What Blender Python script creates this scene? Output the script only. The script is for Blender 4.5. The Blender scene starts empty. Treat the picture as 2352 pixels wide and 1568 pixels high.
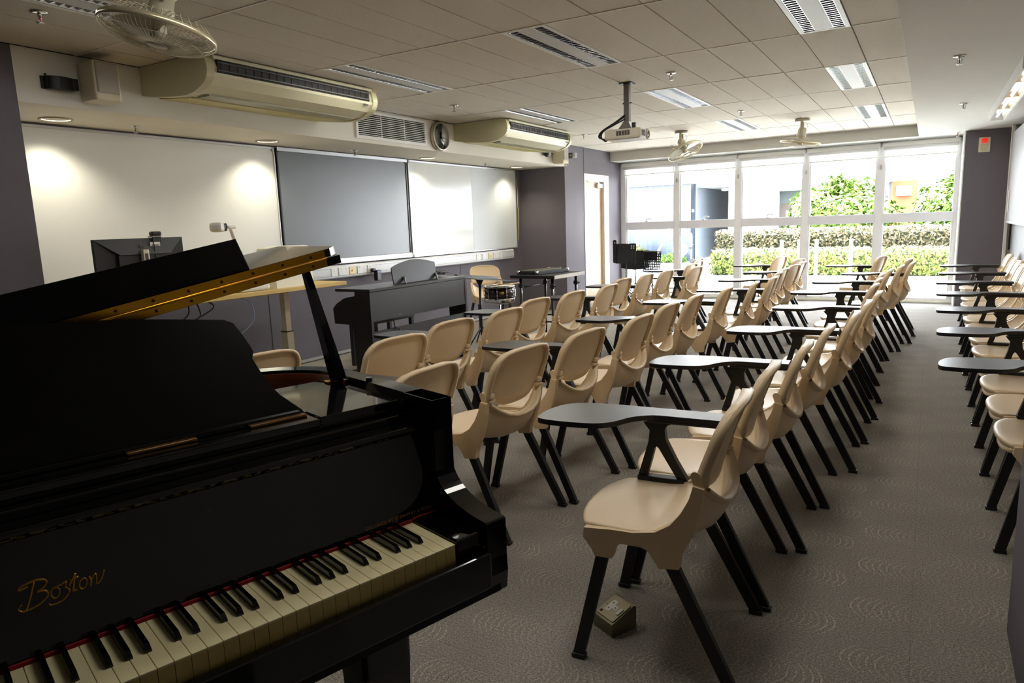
import bpy, bmesh, math, random
from mathutils import Vector, Matrix
random.seed(7)
SC = bpy.context.scene
COL = SC.collection
PI = math.pi
R = math.radians

# ------------------------------------------------------------------ camera
CAMH = 1.34
def set_camera():
    yaw, pit, rol = R(30.994), R(9.5195), R(-2.035)
    f = Vector((-math.sin(yaw)*math.cos(pit), math.cos(yaw)*math.cos(pit), -math.sin(pit)))
    r = f.cross(Vector((0, 0, 1))).normalized(); u = r.cross(f)
    r2 = math.cos(rol)*r + math.sin(rol)*u; u2 = -math.sin(rol)*r + math.cos(rol)*u
    cd = bpy.data.cameras.new('camera'); cd.sensor_width = 36.0; cd.lens = 24.396
    cd.clip_start = 0.05; cd.clip_end = 300
    cd.dof.use_dof = False
    co = bpy.data.objects.new('camera', cd); COL.objects.link(co)
    m = Matrix((r2, u2, -f)).transposed().to_4x4(); m.translation = (0, 0, CAMH)
    co.matrix_world = m
    SC.camera = co
set_camera()

# ------------------------------------------------------------------ world, sun, exposure
SKY_STRENGTH = 25.0
SUN_ENERGY = 170.0
EXPOSURE = 0.12
def set_world():
    w = bpy.data.worlds.new('sky'); SC.world = w; w.use_nodes = True
    nt = w.node_tree; nt.nodes.clear()
    out = nt.nodes.new('ShaderNodeOutputWorld'); bg = nt.nodes.new('ShaderNodeBackground')
    tc = nt.nodes.new('ShaderNodeTexCoord'); sep = nt.nodes.new('ShaderNodeSeparateXYZ')
    ramp = nt.nodes.new('ShaderNodeValToRGB')
    ramp.color_ramp.elements[0].position = 0.0; ramp.color_ramp.elements[0].color = (0.93, 0.96, 1.0, 1)
    ramp.color_ramp.elements[1].position = 0.8; ramp.color_ramp.elements[1].color = (0.72, 0.85, 1.0, 1)
    nt.links.new(tc.outputs['Generated'], sep.inputs[0]); nt.links.new(sep.outputs['Z'], ramp.inputs[0])
    nt.links.new(ramp.outputs[0], bg.inputs[0]); bg.inputs[1].default_value = SKY_STRENGTH
    nt.links.new(bg.outputs[0], out.inputs[0])
    sd = bpy.data.lights.new('sun', 'SUN'); sd.energy = SUN_ENERGY; sd.angle = R(1.0); sd.color = (1.0, 0.96, 0.9)
    so = bpy.data.objects.new('sun', sd); COL.objects.link(so)
    d = Vector((0.35, -0.22, -0.95)).normalized()      # direction the light travels
    so.rotation_euler = d.to_track_quat('-Z', 'Y').to_euler()
    so.location = (-10, 18, 20)
    vs = SC.view_settings
    vs.view_transform = 'Standard'; vs.look = 'None'; vs.gamma = 1.0; vs.exposure = EXPOSURE
    try: vs.use_curve_mapping = False
    except Exception: pass
    # sampling portal at the window opening (guides sampling of the sky, emits nothing itself)
    pd = bpy.data.lights.new('window_portal', 'AREA'); pd.shape = 'RECTANGLE'; pd.size = 5.2; pd.size_y = 2.3
    pd.cycles.is_portal = True
    po = bpy.data.objects.new('window_portal', pd); COL.objects.link(po)
    po.location = (-2.22, 12.05, 1.16); po.rotation_euler = (R(-90), 0, 0)
set_world()

# ------------------------------------------------------------------ mesh helpers
class MB:
    """collects verts, faces, a material index per face and smooth flags, then links ONE mesh object"""
    def __init__(s): s.v = []; s.f = []; s.mi = []; s.sm = []
    def add(s, vs, fs, mi=0, smooth=False):
        o = len(s.v); s.v += [tuple(p) for p in vs]
        for f in fs:
            s.f.append(tuple(i+o for i in f)); s.mi.append(mi); s.sm.append(smooth)
        return s
    def box(s, x0, x1, y0, y1, z0, z1, mi=0, M=None, bev=0.0):
        if bev > 0:
            b = min(bev, .49*min(abs(x1-x0), abs(y1-y0), abs(z1-z0)))
            bm = bmesh.new(); bmesh.ops.create_cube(bm, size=1)
            for v in bm.verts:
                v.co = Vector(((x0+x1)/2+v.co.x*(x1-x0), (y0+y1)/2+v.co.y*(y1-y0), (z0+z1)/2+v.co.z*(z1-z0)))
            bmesh.ops.bevel(bm, geom=list(bm.edges), offset=b, segments=2, profile=.5, affect='EDGES')
            bm.verts.index_update()
            vs = [v.co.copy() for v in bm.verts]; fs = [[v.index for v in f.verts] for f in bm.faces]; bm.free()
        else:
            vs = [Vector(p) for p in ((x0,y0,z0),(x1,y0,z0),(x1,y1,z0),(x0,y1,z0),(x0,y0,z1),(x1,y0,z1),(x1,y1,z1),(x0,y1,z1))]
            fs = [(0,3,2,1),(4,5,6,7),(0,1,5,4),(1,2,6,5),(2,3,7,6),(3,0,4,7)]
        if M is not None: vs = [M @ v for v in vs]
        return s.add(vs, fs, mi, False)
    def cyl(s, p0, p1, r0, r1=None, n=16, mi=0, caps=True, smooth=True):
        r1 = r0 if r1 is None else r1
        p0 = Vector(p0); p1 = Vector(p1); d = (p1-p0).normalized()
        a = d.orthogonal().normalized(); b = d.cross(a)
        vs = []
        for p, r in ((p0, r0), (p1, r1)):
            for i in range(n):
                t = 2*PI*i/n; vs.append(p+a*(math.cos(t)*r)+b*(math.sin(t)*r))
        s.add(vs, [(i, (i+1) % n, n+(i+1) % n, n+i) for i in range(n)], mi, smooth)
        if caps:
            s.add(vs[:n], [tuple(range(n))[::-1]], mi); s.add(vs[n:], [tuple(range(n))], mi)
        return s
    def tube(s, pts, r, n=8, mi=0, closed=False, smooth=True, taper=None):
        P = [Vector(p) for p in pts]; m = len(P); vs = []
        t0 = (P[1]-P[0]).normalized(); a = t0.orthogonal().normalized()
        for i in range(m):
            if closed: t = (P[(i+1) % m]-P[i-1]).normalized()
            else: t = (P[min(i+1, m-1)]-P[max(i-1, 0)]).normalized()
            a = (a-t*a.dot(t))
            a = a.normalized() if a.length > 1e-6 else t.orthogonal().normalized()
            b = t.cross(a); rr = r if taper is None else r*taper[i]
            for k in range(n):
                q = 2*PI*k/n; vs.append(P[i]+a*(math.cos(q)*rr)+b*(math.sin(q)*rr))
        fs = []
        for i in range(m if closed else m-1):
            j = (i+1) % m
            for k in range(n): fs.append((i*n+k, i*n+(k+1) % n, j*n+(k+1) % n, j*n+k))
        s.add(vs, fs, mi, smooth)
        if not closed:
            s.add(vs[:n], [tuple(range(n))[::-1]], mi); s.add(vs[-n:], [tuple(range(n))], mi)
        return s
    def lathe(s, prof, n=24, mi=0, M=None, smooth=True):
        """prof = [(r,z)...] spun about z"""
        vs = []; fs = []
        for r, z in prof:
            for k in range(n):
                t = 2*PI*k/n; vs.append(Vector((r*math.cos(t), r*math.sin(t), z)))
        for i in range(len(prof)-1):
            for k in range(n): fs.append((i*n+k, i*n+(k+1) % n, (i+1)*n+(k+1) % n, (i+1)*n+k))
        if M is not None: vs = [M @ v for v in vs]
        return s.add(vs, fs, mi, smooth)
    def prism(s, poly, h0, h1, axis='z', mi=0, M=None, top=None, smooth_side=False):
        """polygon (a,b) extruded along axis: z:(a,b,h) x:(h,a,b) y:(a,h,b); top = material of the h1 cap"""
        def P(a, b, h): return Vector((a, b, h)) if axis == 'z' else Vector((h, a, b)) if axis == 'x' else Vector((a, h, b))
        n = len(poly); vs = [P(a, b, h0) for a, b in poly]+[P(a, b, h1) for a, b in poly]
        if M is not None: vs = [M @ v for v in vs]
        s.add(vs, [(i, (i+1) % n, n+(i+1) % n, n+i) for i in range(n)], mi, smooth_side)
        s.add(vs[:n], [tuple(range(n))[::-1]], mi); s.add(vs[n:], [tuple(range(n))], mi if top is None else top)
        return s
    def sphere(s, c, r, n=12, m=8, mi=0, sc=(1, 1, 1)):
        vs = []; fs = []
        for i in range(m+1):
            p = PI*i/m
            for k in range(n):
                t = 2*PI*k/n
                vs.append((c[0]+r*sc[0]*math.sin(p)*math.cos(t), c[1]+r*sc[1]*math.sin(p)*math.sin(t), c[2]+r*sc[2]*math.cos(p)))
        for i in range(m):
            for k in range(n): fs.append((i*n+k, (i+1)*n+k, (i+1)*n+(k+1) % n, i*n+(k+1) % n))
        return s.add(vs, fs, mi, True)
    def grid(s, rows, mi=0, smooth=True, flip=False):
        n = len(rows[0]); vs = [p for r in rows for p in r]; fs = []
        for i in range(len(rows)-1):
            for k in range(n-1):
                q = (i*n+k, i*n+k+1, (i+1)*n+k+1, (i+1)*n+k); fs.append(q[::-1] if flip else q)
        return s.add(vs, fs, mi, smooth)
    def mesh(s, name, mats):
        me = bpy.data.meshes.new(name); me.from_pydata(s.v, [], s.f)
        for m in (mats if isinstance(mats, (list, tuple)) else [mats]): me.materials.append(m)
        for p, mi, sm in zip(me.polygons, s.mi, s.sm): p.material_index = mi; p.use_smooth = sm
        bm = bmesh.new(); bm.from_mesh(me)
        bmesh.ops.remove_doubles(bm, verts=bm.verts, dist=1e-6)
        bmesh.ops.recalc_face_normals(bm, faces=bm.faces); bm.to_mesh(me); bm.free()
        me.update(); return me

def obj(name, mb, mats, parent=None, loc=(0, 0, 0), rot=(0, 0, 0)):
    me = mb.mesh(name, mats) if isinstance(mb, MB) else mb
    o = bpy.data.objects.new(name, me); COL.objects.link(o)
    o.location = loc; o.rotation_euler = rot
    if parent is not None: o.parent = parent
    return o
def tag(o, label=None, cat=None, group=None, kind=None):
    if label: o['label'] = label
    if cat: o['category'] = cat
    if group: o['group'] = group
    if kind: o['kind'] = kind
    return o
def thing(name, label, cat, loc=(0, 0, 0), rz=0.0, group=None):
    o = bpy.data.objects.new(name, None); COL.objects.link(o); o.empty_display_size = .1
    o.location = loc; o.rotation_euler = (0, 0, rz)
    return tag(o, label, cat, group)
def struct(name, mb, mats, parent=None, **k):
    o = obj(name, mb, mats, parent, **k)
    o['kind'] = 'structure'
    return o
def dup(root, loc=None, rz=None, label=None, group=None, skip=()):
    r = root.copy(); COL.objects.link(r)
    if loc is not None: r.location = loc
    if rz is not None: r.rotation_euler = (0, 0, rz)
    if label: r['label'] = label
    if group: r['group'] = group
    for ch in list(root.children):
        if ch.name.split('.')[0] in skip: continue
        c = ch.copy(); COL.objects.link(c); c.parent = r
        for g in list(ch.children):
            d = g.copy(); COL.objects.link(d); d.parent = c
    return r
def catmull(P, sub=6, closed=False):
    P = [Vector(p) for p in P]; n = len(P); out = []
    for i in range(n if closed else n-1):
        p1, p2 = P[i], P[(i+1) % n]
        p0 = P[i-1] if (closed or i > 0) else p1*2-p2
        p3 = P[(i+2) % n] if (closed or i+2 < n) else p2*2-p1
        for k in range(sub):
            t = k/sub
            out.append(.5*((2*p1)+(p2-p0)*t+(2*p0-5*p1+4*p2-p3)*t*t+(3*p1-p0-3*p2+p3)*t**3))
    if not closed: out.append(P[-1])
    return out
def rrect(x0, x1, y0, y1, r, n=4):
    out = []
    for cx, cy, a in ((x1-r, y0+r, -90), (x1-r, y1-r, 0), (x0+r, y1-r, 90), (x0+r, y0+r, 180)):
        for k in range(n+1):
            t = R(a+90*k/n); out.append((cx+r*math.cos(t), cy+r*math.sin(t)))
    return out
def text_mesh(body, size, extrude, shear=0.0, align='CENTER', space=1.0):
    c = bpy.data.curves.new('lettering', 'FONT'); c.body = body; c.size = size; c.extrude = extrude
    c.shear = shear; c.align_x = align; c.align_y = 'CENTER'; c.space_character = space; c.resolution_u = 3
    o = bpy.data.objects.new('lettering', c); COL.objects.link(o)
    dg = bpy.context.evaluated_depsgraph_get(); me = bpy.data.meshes.new_from_object(o.evaluated_get(dg))
    bpy.data.objects.remove(o); return me

# ------------------------------------------------------------------ materials
MATS = {}
def lin(c):
    return tuple(((x/255)/12.92 if x/255 <= .04045 else ((x/255+.055)/1.055)**2.4) for x in c)
def mat(name, rgb, rough=.5, metal=0.0, var=.06, scale=8.0, bump=0.0, bscale=60.0, spec=.5, coat=0.0, emit=None, estr=0.0, trans=0.0, stretch=None):
    """Principled with a noise driven tint and optional fine bump; rgb in sRGB 0..255"""
    if name in MATS: return MATS[name]
    m = bpy.data.materials.new(name); m.use_nodes = True; nt = m.node_tree; b = nt.nodes['Principled BSDF']
    L = nt.links.new; N = nt.nodes.new
    tc = N('ShaderNodeTexCoord'); mp = N('ShaderNodeMapping'); no = N('ShaderNodeTexNoise'); mx = N('ShaderNodeMix')
    L(tc.outputs['Object'], mp.inputs[0]); L(mp.outputs[0], no.inputs['Vector'])
    if stretch: mp.inputs['Scale'].default_value = stretch
    no.inputs['Scale'].default_value = scale; no.inputs['Detail'].default_value = 4
    c = lin(rgb); mx.data_type = 'RGBA'
    mx.inputs['A'].default_value = (*[x*(1-var) for x in c], 1); mx.inputs['B'].default_value = (*[min(1, x*(1+var)) for x in c], 1)
    L(no.outputs['Fac'], mx.inputs['Factor']); L(mx.outputs['Result'], b.inputs['Base Color'])
    b.inputs['Roughness'].default_value = rough; b.inputs['Metallic'].default_value = metal
    b.inputs['Specular IOR Level'].default_value = spec; b.inputs['Coat Weight'].default_value = coat
    b.inputs['Coat Roughness'].default_value = .04; b.inputs['Transmission Weight'].default_value = trans
    if emit: b.inputs['Emission Color'].default_value = (*lin(emit), 1); b.inputs['Emission Strength'].default_value = estr
    if bump:
        n2 = N('ShaderNodeTexNoise'); n2.inputs['Scale'].default_value = bscale; n2.inputs['Detail'].default_value = 3
        bp = N('ShaderNodeBump'); bp.inputs['Strength'].default_value = bump; bp.inputs['Distance'].default_value = .01
        L(tc.outputs['Object'], n2.inputs['Vector']); L(n2.outputs['Fac'], bp.inputs['Height']); L(bp.outputs[0], b.inputs['Normal'])
    MATS[name] = m; return m
def wood(name, c1, c2, rough=.45, scale=3.0, stretch=(1, 12, 12)):
    if name in MATS: return MATS[name]
    m = mat(name, c1, rough); nt = m.node_tree
    mp = [n for n in nt.nodes if n.type == 'MAPPING'][0]; mp.inputs['Scale'].default_value = stretch
    no = [n for n in nt.nodes if n.type == 'TEX_NOISE'][0]; no.inputs['Scale'].default_value = scale; no.inputs['Detail'].default_value = 6
    no.inputs['Distortion'].default_value = .6
    mx = [n for n in nt.nodes if n.type == 'MIX'][0]
    mx.inputs['A'].default_value = (*lin(c1), 1); mx.inputs['B'].default_value = (*lin(c2), 1)
    return m
def glass(name, tint=(1, 1, 1), refl=.06):
    if name in MATS: return MATS[name]
    m = bpy.data.materials.new(name); m.use_nodes = True; nt = m.node_tree; nt.nodes.clear()
    N = nt.nodes.new; L = nt.links.new
    o = N('ShaderNodeOutputMaterial'); mx = N('ShaderNodeMixShader'); t = N('ShaderNodeBsdfTransparent'); g = N('ShaderNodeBsdfGlossy')
    fr = N('ShaderNodeFresnel'); fr.inputs[0].default_value = 1.3
    t.inputs[0].default_value = (*tint, 1); g.inputs['Roughness'].default_value = .02
    L(fr.outputs[0], mx.inputs[0]); L(t.outputs[0], mx.inputs[1]); L(g.outputs[0], mx.inputs[2]); L(mx.outputs[0], o.inputs[0])
    MATS[name] = m; return m

M_BLACK = mat('black_plastic', (22, 21, 22), .42, var=.15)
M_BLKMET = mat('black_metal', (16, 15, 16), .5, var=.15, bump=.05, bscale=300)
M_CHROME = mat('chrome', (215, 215, 212), .16, 1.0, var=.03)
M_STEEL = mat('brushed_steel', (190, 188, 182), .33, 1.0, var=.06)
M_ALU = mat('aluminium', (205, 205, 206), .38, .7, var=.04)
M_BRASS = mat('brass', (205, 150, 40), .22, 1.0, var=.15, scale=14)
M_WHITE = mat('white_plastic', (228, 226, 220), .4, var=.03)
M_CREAM = mat('cream_plastic', (212, 206, 186), .42, var=.05)
# ------------------------------------------------------------------ room shell
WX = -5.539          # whiteboard wall
BX = -4.77           # bulkhead face and flush pillar faces
ZC = 2.506           # suspended ceiling
ZS = 2.184           # soffit over the boards
ZR = 2.35            # low soffit along the right side and beam underside
YW = 11.93           # window plane
YB = -3.2            # back of the room behind the camera
RX = 0.95            # right wall
PAINT = mat('purple_wall_lining', (104, 98, 105), .85, var=.05, scale=20, bump=.25, bscale=400)
PAINT_L = mat('white_painted_plaster', (226, 222, 212), .75, var=.03, scale=3, bump=.05, bscale=150)
CEIL_W = mat('white_ceiling_plaster', (214, 212, 205), .8, var=.03, scale=4)
TRIM = mat('white_trim_paint', (232, 231, 226), .5, var=.02)

def carpet_mat():
    m = bpy.data.materials.new('arc_pattern_carpet'); m.use_nodes = True; nt = m.node_tree; b = nt.nodes['Principled BSDF']
    N = nt.nodes.new; L = nt.links.new
    def M(op, a, c=None, d=None):
        n = N('ShaderNodeMath'); n.operation = op
        for i, x in enumerate((a, c, d)):
            if x is None: continue
            if isinstance(x, (int, float)): n.inputs[i].default_value = x
            else: L(x, n.inputs[i])
        return n.outputs[0]
    geo = N('ShaderNodeNewGeometry'); sep = N('ShaderNodeSeparateXYZ'); L(geo.outputs['Position'], sep.inputs[0])
    X, Y = sep.outputs['X'], sep.outputs['Y']
    def arcs(ox, oy, cw, ch, pitch, k, base):
        """rows of fans of nested arcs; alternate rows are shifted half a cell and open the other way"""
        row = M('FLOOR', M('DIVIDE', M('ADD', Y, oy), ch))
        par = M('MODULO', M('ADD', row, 1000.0), 2.0)
        sg = M('SUBTRACT', 1.0, M('MULTIPLY', par, 2.0))
        xx = M('ADD', M('ADD', X, ox), M('MULTIPLY', par, cw*.5))
        cell = M('FLOOR', M('DIVIDE', xx, cw))
        lx = M('SUBTRACT', xx, M('MULTIPLY', M('ADD', cell, .5), cw))
        ly = M('SUBTRACT', M('ADD', Y, oy), M('MULTIPLY', M('ADD', row, .5), ch))
        lf = M('MULTIPLY', lx, sg)
        d = M('ADD', lf, M('MULTIPLY', M('MULTIPLY', ly, ly), k))
        line = M('GREATER_THAN', M('SINE', M('MULTIPLY', d, 2*PI/pitch)), .74)
        inr = M('MULTIPLY', M('LESS_THAN', d, cw*.25), M('GREATER_THAN', d, -cw*.25))
        fade = M('ADD', base, M('MULTIPLY', M('DIVIDE', M('ADD', d, cw*.25), cw*.5), 1.0-base))
        edge = M('SUBTRACT', 1.0, M('POWER', M('DIVIDE', M('ABSOLUTE', ly), ch*.5), 4.0))
        return M('MULTIPLY', M('MULTIPLY', M('MULTIPLY', line, inr), fade), edge)
    a1 = arcs(0.04, 0.06, .56, .165, .0235, 7.0, .25)
    a2 = M('MULTIPLY', arcs(0.18, 0.1425, .56, .165, .0235, 7.0, .1), .35)
    wv = N('ShaderNodeTexNoise'); wv.inputs['Scale'].default_value = 170; wv.inputs['Detail'].default_value = 1; L(geo.outputs['Position'], wv.inputs['Vector'])
    big = N('ShaderNodeTexNoise'); big.inputs['Scale'].default_value = 1.3; L(geo.outputs['Position'], big.inputs['Vector'])
    brk = M('GREATER_THAN', wv.outputs['Fac'], .46)
    hl = M('MULTIPLY', M('GREATER_THAN', M('SINE', M('MULTIPLY', M('ADD', Y, M('MULTIPLY', big.outputs['Fac'], .05)), 2*PI/.018)), .55), .16)
    aa = M('MAXIMUM', M('MAXIMUM', a1, a2), hl)
    aa = M('MULTIPLY', M('MINIMUM', aa, 1.0), brk)
    mx0 = N('ShaderNodeMix'); mx0.data_type = 'RGBA'; L(wv.outputs['Fac'], mx0.inputs['Factor'])
    mx0.inputs['A'].default_value = (*lin((62, 59, 57)), 1); mx0.inputs['B'].default_value = (*lin((184, 176, 166)), 1)
    mx = N('ShaderNodeMix'); mx.data_type = 'RGBA'; L(M('MULTIPLY', aa, .62), mx.inputs['Factor'])
    L(mx0.outputs['Result'], mx.inputs['A']); mx.inputs['B'].default_value = (*lin((205, 198, 178)), 1)
    L(mx.outputs['Result'], b.inputs['Base Color']); b.inputs['Roughness'].default_value = .95; b.inputs['Specular IOR Level'].default_value = .12
    bp = N('ShaderNodeBump'); bp.inputs['Strength'].default_value = .5; bp.inputs['Distance'].default_value = .004
    L(M('ADD', wv.outputs['Fac'], M('MULTIPLY', aa, .7)), bp.inputs['Height']); L(bp.outputs[0], b.inputs['Normal'])
    return m
CARPET = carpet_mat()

# floor: a dark backing slab with individual carpet tiles
SLAB = mat('carpet_backing', (70, 66, 62), .95)
fl = struct('floor', MB().box(WX, RX+.3, YB, YW+.05, -.12, -.006), SLAB)
tile = MB().box(.0003, .4997, .0003, .4997, -.006, 0).mesh('carpet_tile', CARPET)
n = 0
for j in range(-2, 24):
    for i in range(-12, 2):
        x = i*.5+.02; y = j*.5+.15
        if x < WX-.05 or y+.5 > YW+.02 or y < -1.0: continue
        if x > RX-.1: continue
        # leave out tiles under the piano and behind the camera that the picture cannot show
        if y+.5 < 1.2 and not (x > -1.2 and y > .2): continue
        if y < 2.2 and x < -4.5: continue
        o = obj('carpet_tile', tile, None, fl, (x, y, 0)); n += 1
N_CARPET = n

# walls
struct('wall_front', MB().box(WX-.12, WX, 2.0, 9.65, -.1, ZS+.25), PAINT)
seam = MB()
for y in (4.61, 7.9): struct('trim_1', MB().box(WX, WX+.003, y-.003, y+.003, .06, .98), mat('wall_seam', (48, 44, 46), .9))
# skirting
SK = mat('grey_skirting', (168, 165, 158), .6)
struct('baseboard_front', MB().box(WX, WX+.012, 2.253, 9.65, 0, .028), SK)
# bulkhead over the boards
bk = MB(); bk.box(WX, BX, 2.253, 9.655, ZS, ZC+.1)
struct('wall_bulkhead', bk, PAINT_L)
struct('wall_left_pillar', MB().box(WX-.12, BX, YB, 2.253, -.1, ZC+.1), PAINT)
struct('trim_2', MB().box(BX, BX+.004, 1.62, 1.626, 0, ZC), mat('wall_seam', (48, 44, 46), .9))
# pillar between the recess and the door, then wall round the door
struct('wall_right_pillar', MB().box(WX-.12, BX, 9.655, 10.34, -.1, ZC+.1), PAINT)
struct('wall_door_side', MB().box(BX-.14, BX, 10.34, 11.33, 2.11, ZC+.1).box(BX-.14, BX, 11.33, YW+.05, -.1, ZC+.1), PAINT)
struct('trim_3', MB().box(BX, BX+.003, 10.338, 10.343, 0, ZC), mat('wall_seam', (48, 44, 46), .9))
# back wall behind the camera and right wall
struct('wall_back', MB().box(WX-.12, RX+.3, YB-.12, YB, -.1, ZC+.1), PAINT)
struct('wall_right', MB().box(RX, RX+.12, YB, YW+.05, -.1, ZC+.1), mat('right_wall_paint', (205, 202, 196), .7, var=.03))
# pillars on the right
struct('wall_far_pillar', MB().box(.35, .86, 11.19, YW+.1, 0, ZR), PAINT)
struct('wall_far_pillar_reveal', MB().box(.335, .349, 11.19, YW+.05, 0, ZR), TRIM)
struct('wall_near_pillar', MB().box(.285, RX, 1.7, 2.55, 0, ZR), PAINT)
# low soffit on the right and beam at the window
struct('ceiling_soffit_right', MB().box(-.19, RX+.1, YB, YW+.05, ZR, ZC+.1), CEIL_W)
struct('ceiling_beam', MB().box(BX, -.19, 11.415, YW+.05, ZR, ZC+.1), CEIL_W)
struct('ceiling_soffit_front', MB().box(WX, BX+.002, 2.253, 9.65, ZS-.004, ZS), mat('soffit_paint', (222, 216, 200), .7))

# suspended ceiling: runners plus individual mineral-fibre tiles
TILE = mat('mineral_fibre_tile', (206, 199, 186), .9, var=.10, scale=30, bump=.3, bscale=120, stretch=(1, 4, 1))
RUN = mat('ceiling_runner', (225, 222, 214), .6)
ce = struct('ceiling', MB().box(BX, -.19, YB, 11.42, ZC+.02, ZC+.12), mat('ceiling_void', (40, 38, 36), .9))
GX0, GSX, GY0, GSY = -.493, .307, 3.875, 1.2518
LIGHT_CELLS = [(0, 0), (0, 2), (0, 4), (5, 0), (5, 2), (5, 4), (10, 0), (10, 2), (10, -2), (5, -2), (0, -2)]
gap = .0035
tl = MB().box(-GSX+gap, -gap, gap, GSY-gap, 0, .015).mesh('ceiling_tile', TILE)
rnd = random.Random(3)
for j in range(-4, 7):
    for i in range(-1, 14):
        if (i, j) in LIGHT_CELLS: continue
        x = GX0-i*GSX; y = GY0+j*GSY
        if y > 11.35: continue
        if y+GSY > 11.42:
            t2 = MB().box(-GSX+gap, -gap, gap, 11.415-y-gap, 0, .015).mesh('ceiling_tile', TILE)
        else: t2 = tl
        if j < -3: continue
        obj('ceiling_tile', t2, None, ce, (x, y, ZC+rnd.uniform(0, .0025)))
for j in range(-3, 7):
    y = GY0+j*GSY
    if y < 11.4: obj('ceiling_runner', MB().box(BX, -.19, y-.006, y+.006, ZC-.002, ZC+.004), RUN, ce)
obj('ceiling_runner', MB().box(BX, BX+.012, 2.2, 11.41, ZC-.001, ZC+.006), mat('shadow_gap', (30, 28, 26), .9), ce)  # dark strip standing in for the shade in the gap along the bulkhead
# ------------------------------------------------------------------ boards on the front wall
M_WB = mat('whiteboard_enamel', (226, 228, 226), .14, var=.015, scale=2, spec=.2)
M_WBM = mat('matt_projection_film', (214, 219, 221), .5, var=.01)
M_IB = mat('interactive_board_surface', (92, 99, 104), .34, var=.02, spec=.55)
def board(name, label, cat, y0, y1, z0, z1, surf, frame, fw=.022, corner=None):
    t = thing(name, label, cat, (WX, (y0+y1)/2, z0))
    w = (y1-y0)/2; h = z1-z0
    obj('surface', MB().box(.004, .026, -w+fw*.5, w-fw*.5, fw*.5, h-fw*.5), surf, t)
    for a, b, c, d in ((-w+.03, w-.03, 0, fw), (-w+.03, w-.03, h-fw, h), ):
        obj('frame_rail', MB().box(.002, .034, a, b, c, d, bev=.004), frame, t)
    for a, b in ((-w, -w+fw*.7), (w-fw*.7, w)):
        obj('frame_stile', MB().box(.002, .034, a, b, .03, h-.03, bev=.004), frame, t)
    for sy in (-1, 1):
        for zz in (0, h-.05):
            p = [(sy*w, zz+.01 if zz == 0 else zz), (sy*w, zz+.05 if zz == 0 else zz+.04), (sy*(w-.02), zz+.05), (sy*(w-.05), zz+.05 if zz else zz+.02), (sy*(w-.05), zz), (sy*(w-.01), zz)]
            obj('corner_cap', MB().box(.0, .037, min(sy*w, sy*(w-.036)), max(sy*w, sy*(w-.036)), zz+.004 if zz == 0 else zz+.008, zz+.042 if zz == 0 else zz+.05, bev=.008), corner or frame, t)
    return t
M_FR = mat('anodised_frame', (196, 197, 200), .35, .55, var=.03)
M_CAP = mat('grey_corner_cap', (170, 171, 172), .45, var=.03)
b1 = board('whiteboard', 'long glossy whiteboard behind the computer desk, lit by two downlights', 'whiteboard', 1.2+1.06, 4.815, .985, 2.165, M_WB, M_FR, corner=M_CAP)
b2 = board('interactive_board', 'grey interactive board in a black frame between the two whiteboards', 'board', 4.835, 6.825, 1.0, 2.165, M_IB, M_BLACK, .03, corner=M_BLACK)
obj('top_rail', MB().box(.004, .045, -.99, .99, 1.135, 1.168), M_FR, b2)
obj('bottom_rail', MB().box(.004, .05, -.99, .99, -.012, .05, bev=.006), M_FR, b2)
for k in range(3): obj('button', MB().cyl((.05, .82+k*.03, .02), (.053, .82+k*.03, .02), .006, n=10), M_BLKMET, b2)
b3 = board('whiteboard', 'shorter whiteboard right of the interactive board with a matt right half', 'whiteboard', 6.85, 9.44, .985, 2.17, M_WB, M_FR, corner=M_CAP)
obj('matt_film', MB().box(.0262, .0275, .085, 1.27, .03, 1.15), M_WBM, b3)
# black hose hooked on the right edge
tag(obj('yellow_cord', MB().tube(catmull([(WX+.04, 9.46, 2.05), (WX+.045, 9.465, 1.8), (WX+.045, 9.462, 1.62), (WX+.05, 9.47, 1.56), (WX+.045, 9.465, 1.3), (WX+.04, 9.46, 1.1)]), .005, 6), mat('yellow_cord', (196, 186, 110), .5)), 'thin yellowish cord hanging down the right edge of the right whiteboard', 'cord')

# dado trunking with its sockets
tr = thing('cable_trunking', 'white plastic cable trunking with socket outlets running under the boards', 'trunking', (WX, 5.85, .835))
M_TR = mat('trunking_plastic', (206, 207, 208), .35, var=.02)
y0, y1 = 2.27-5.85, 9.27-5.85
pr = [(0, 0), (.045, 0), (.06, .012), (.062, .05), (.062, .095), (.06, .125), (.045, .14), (0, .14)]
obj('body', MB().prism([(a, b) for a, b in pr], y0, y1, 'y'), M_TR, tr)
for zz in (.03, .108): obj('groove', MB().box(.0605, .0632, y0, y1, zz-.0015, zz+.0015), mat('groove_grey', (120, 121, 122), .5), tr)
def socket(y, kind):
    w = {'s': .043, 'd': .073, 'tv': .043, 'sw': .043}[kind]
    m = mat('socket_white', (224, 223, 218), .35, var=.02) if kind != 'tv' else mat('socket_yellow', (222, 200, 140), .35, var=.03)
    p = obj('socket_plate', MB().box(.061, .069, y-w, y+w, .03, .112, bev=.003), m, tr)
    if kind == 'tv':
        obj('jack', MB().cyl((.069, y, .07), (.078, y, .07), .008, n=12), M_BRASS, p)
    for c in ({'s': [0], 'd': [-.036, .036], 'tv': [], 'sw': [0]}[kind]):
        for a, b, hh, ww in ((0, .078, .008, .004), (-.011, .055, .003, .007), (.011, .055, .003, .007)):
            obj('pin_hole', MB().box(.0685, .0695, y+c+a-ww/2, y+c+a+ww/2, b-hh/2, b+hh/2), M_BLKMET, p)
        obj('rocker_switch', MB().box(.069, .073, y+c-.006, y+c+.006, .092, .106, bev=.002), M_WHITE, p)
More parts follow.
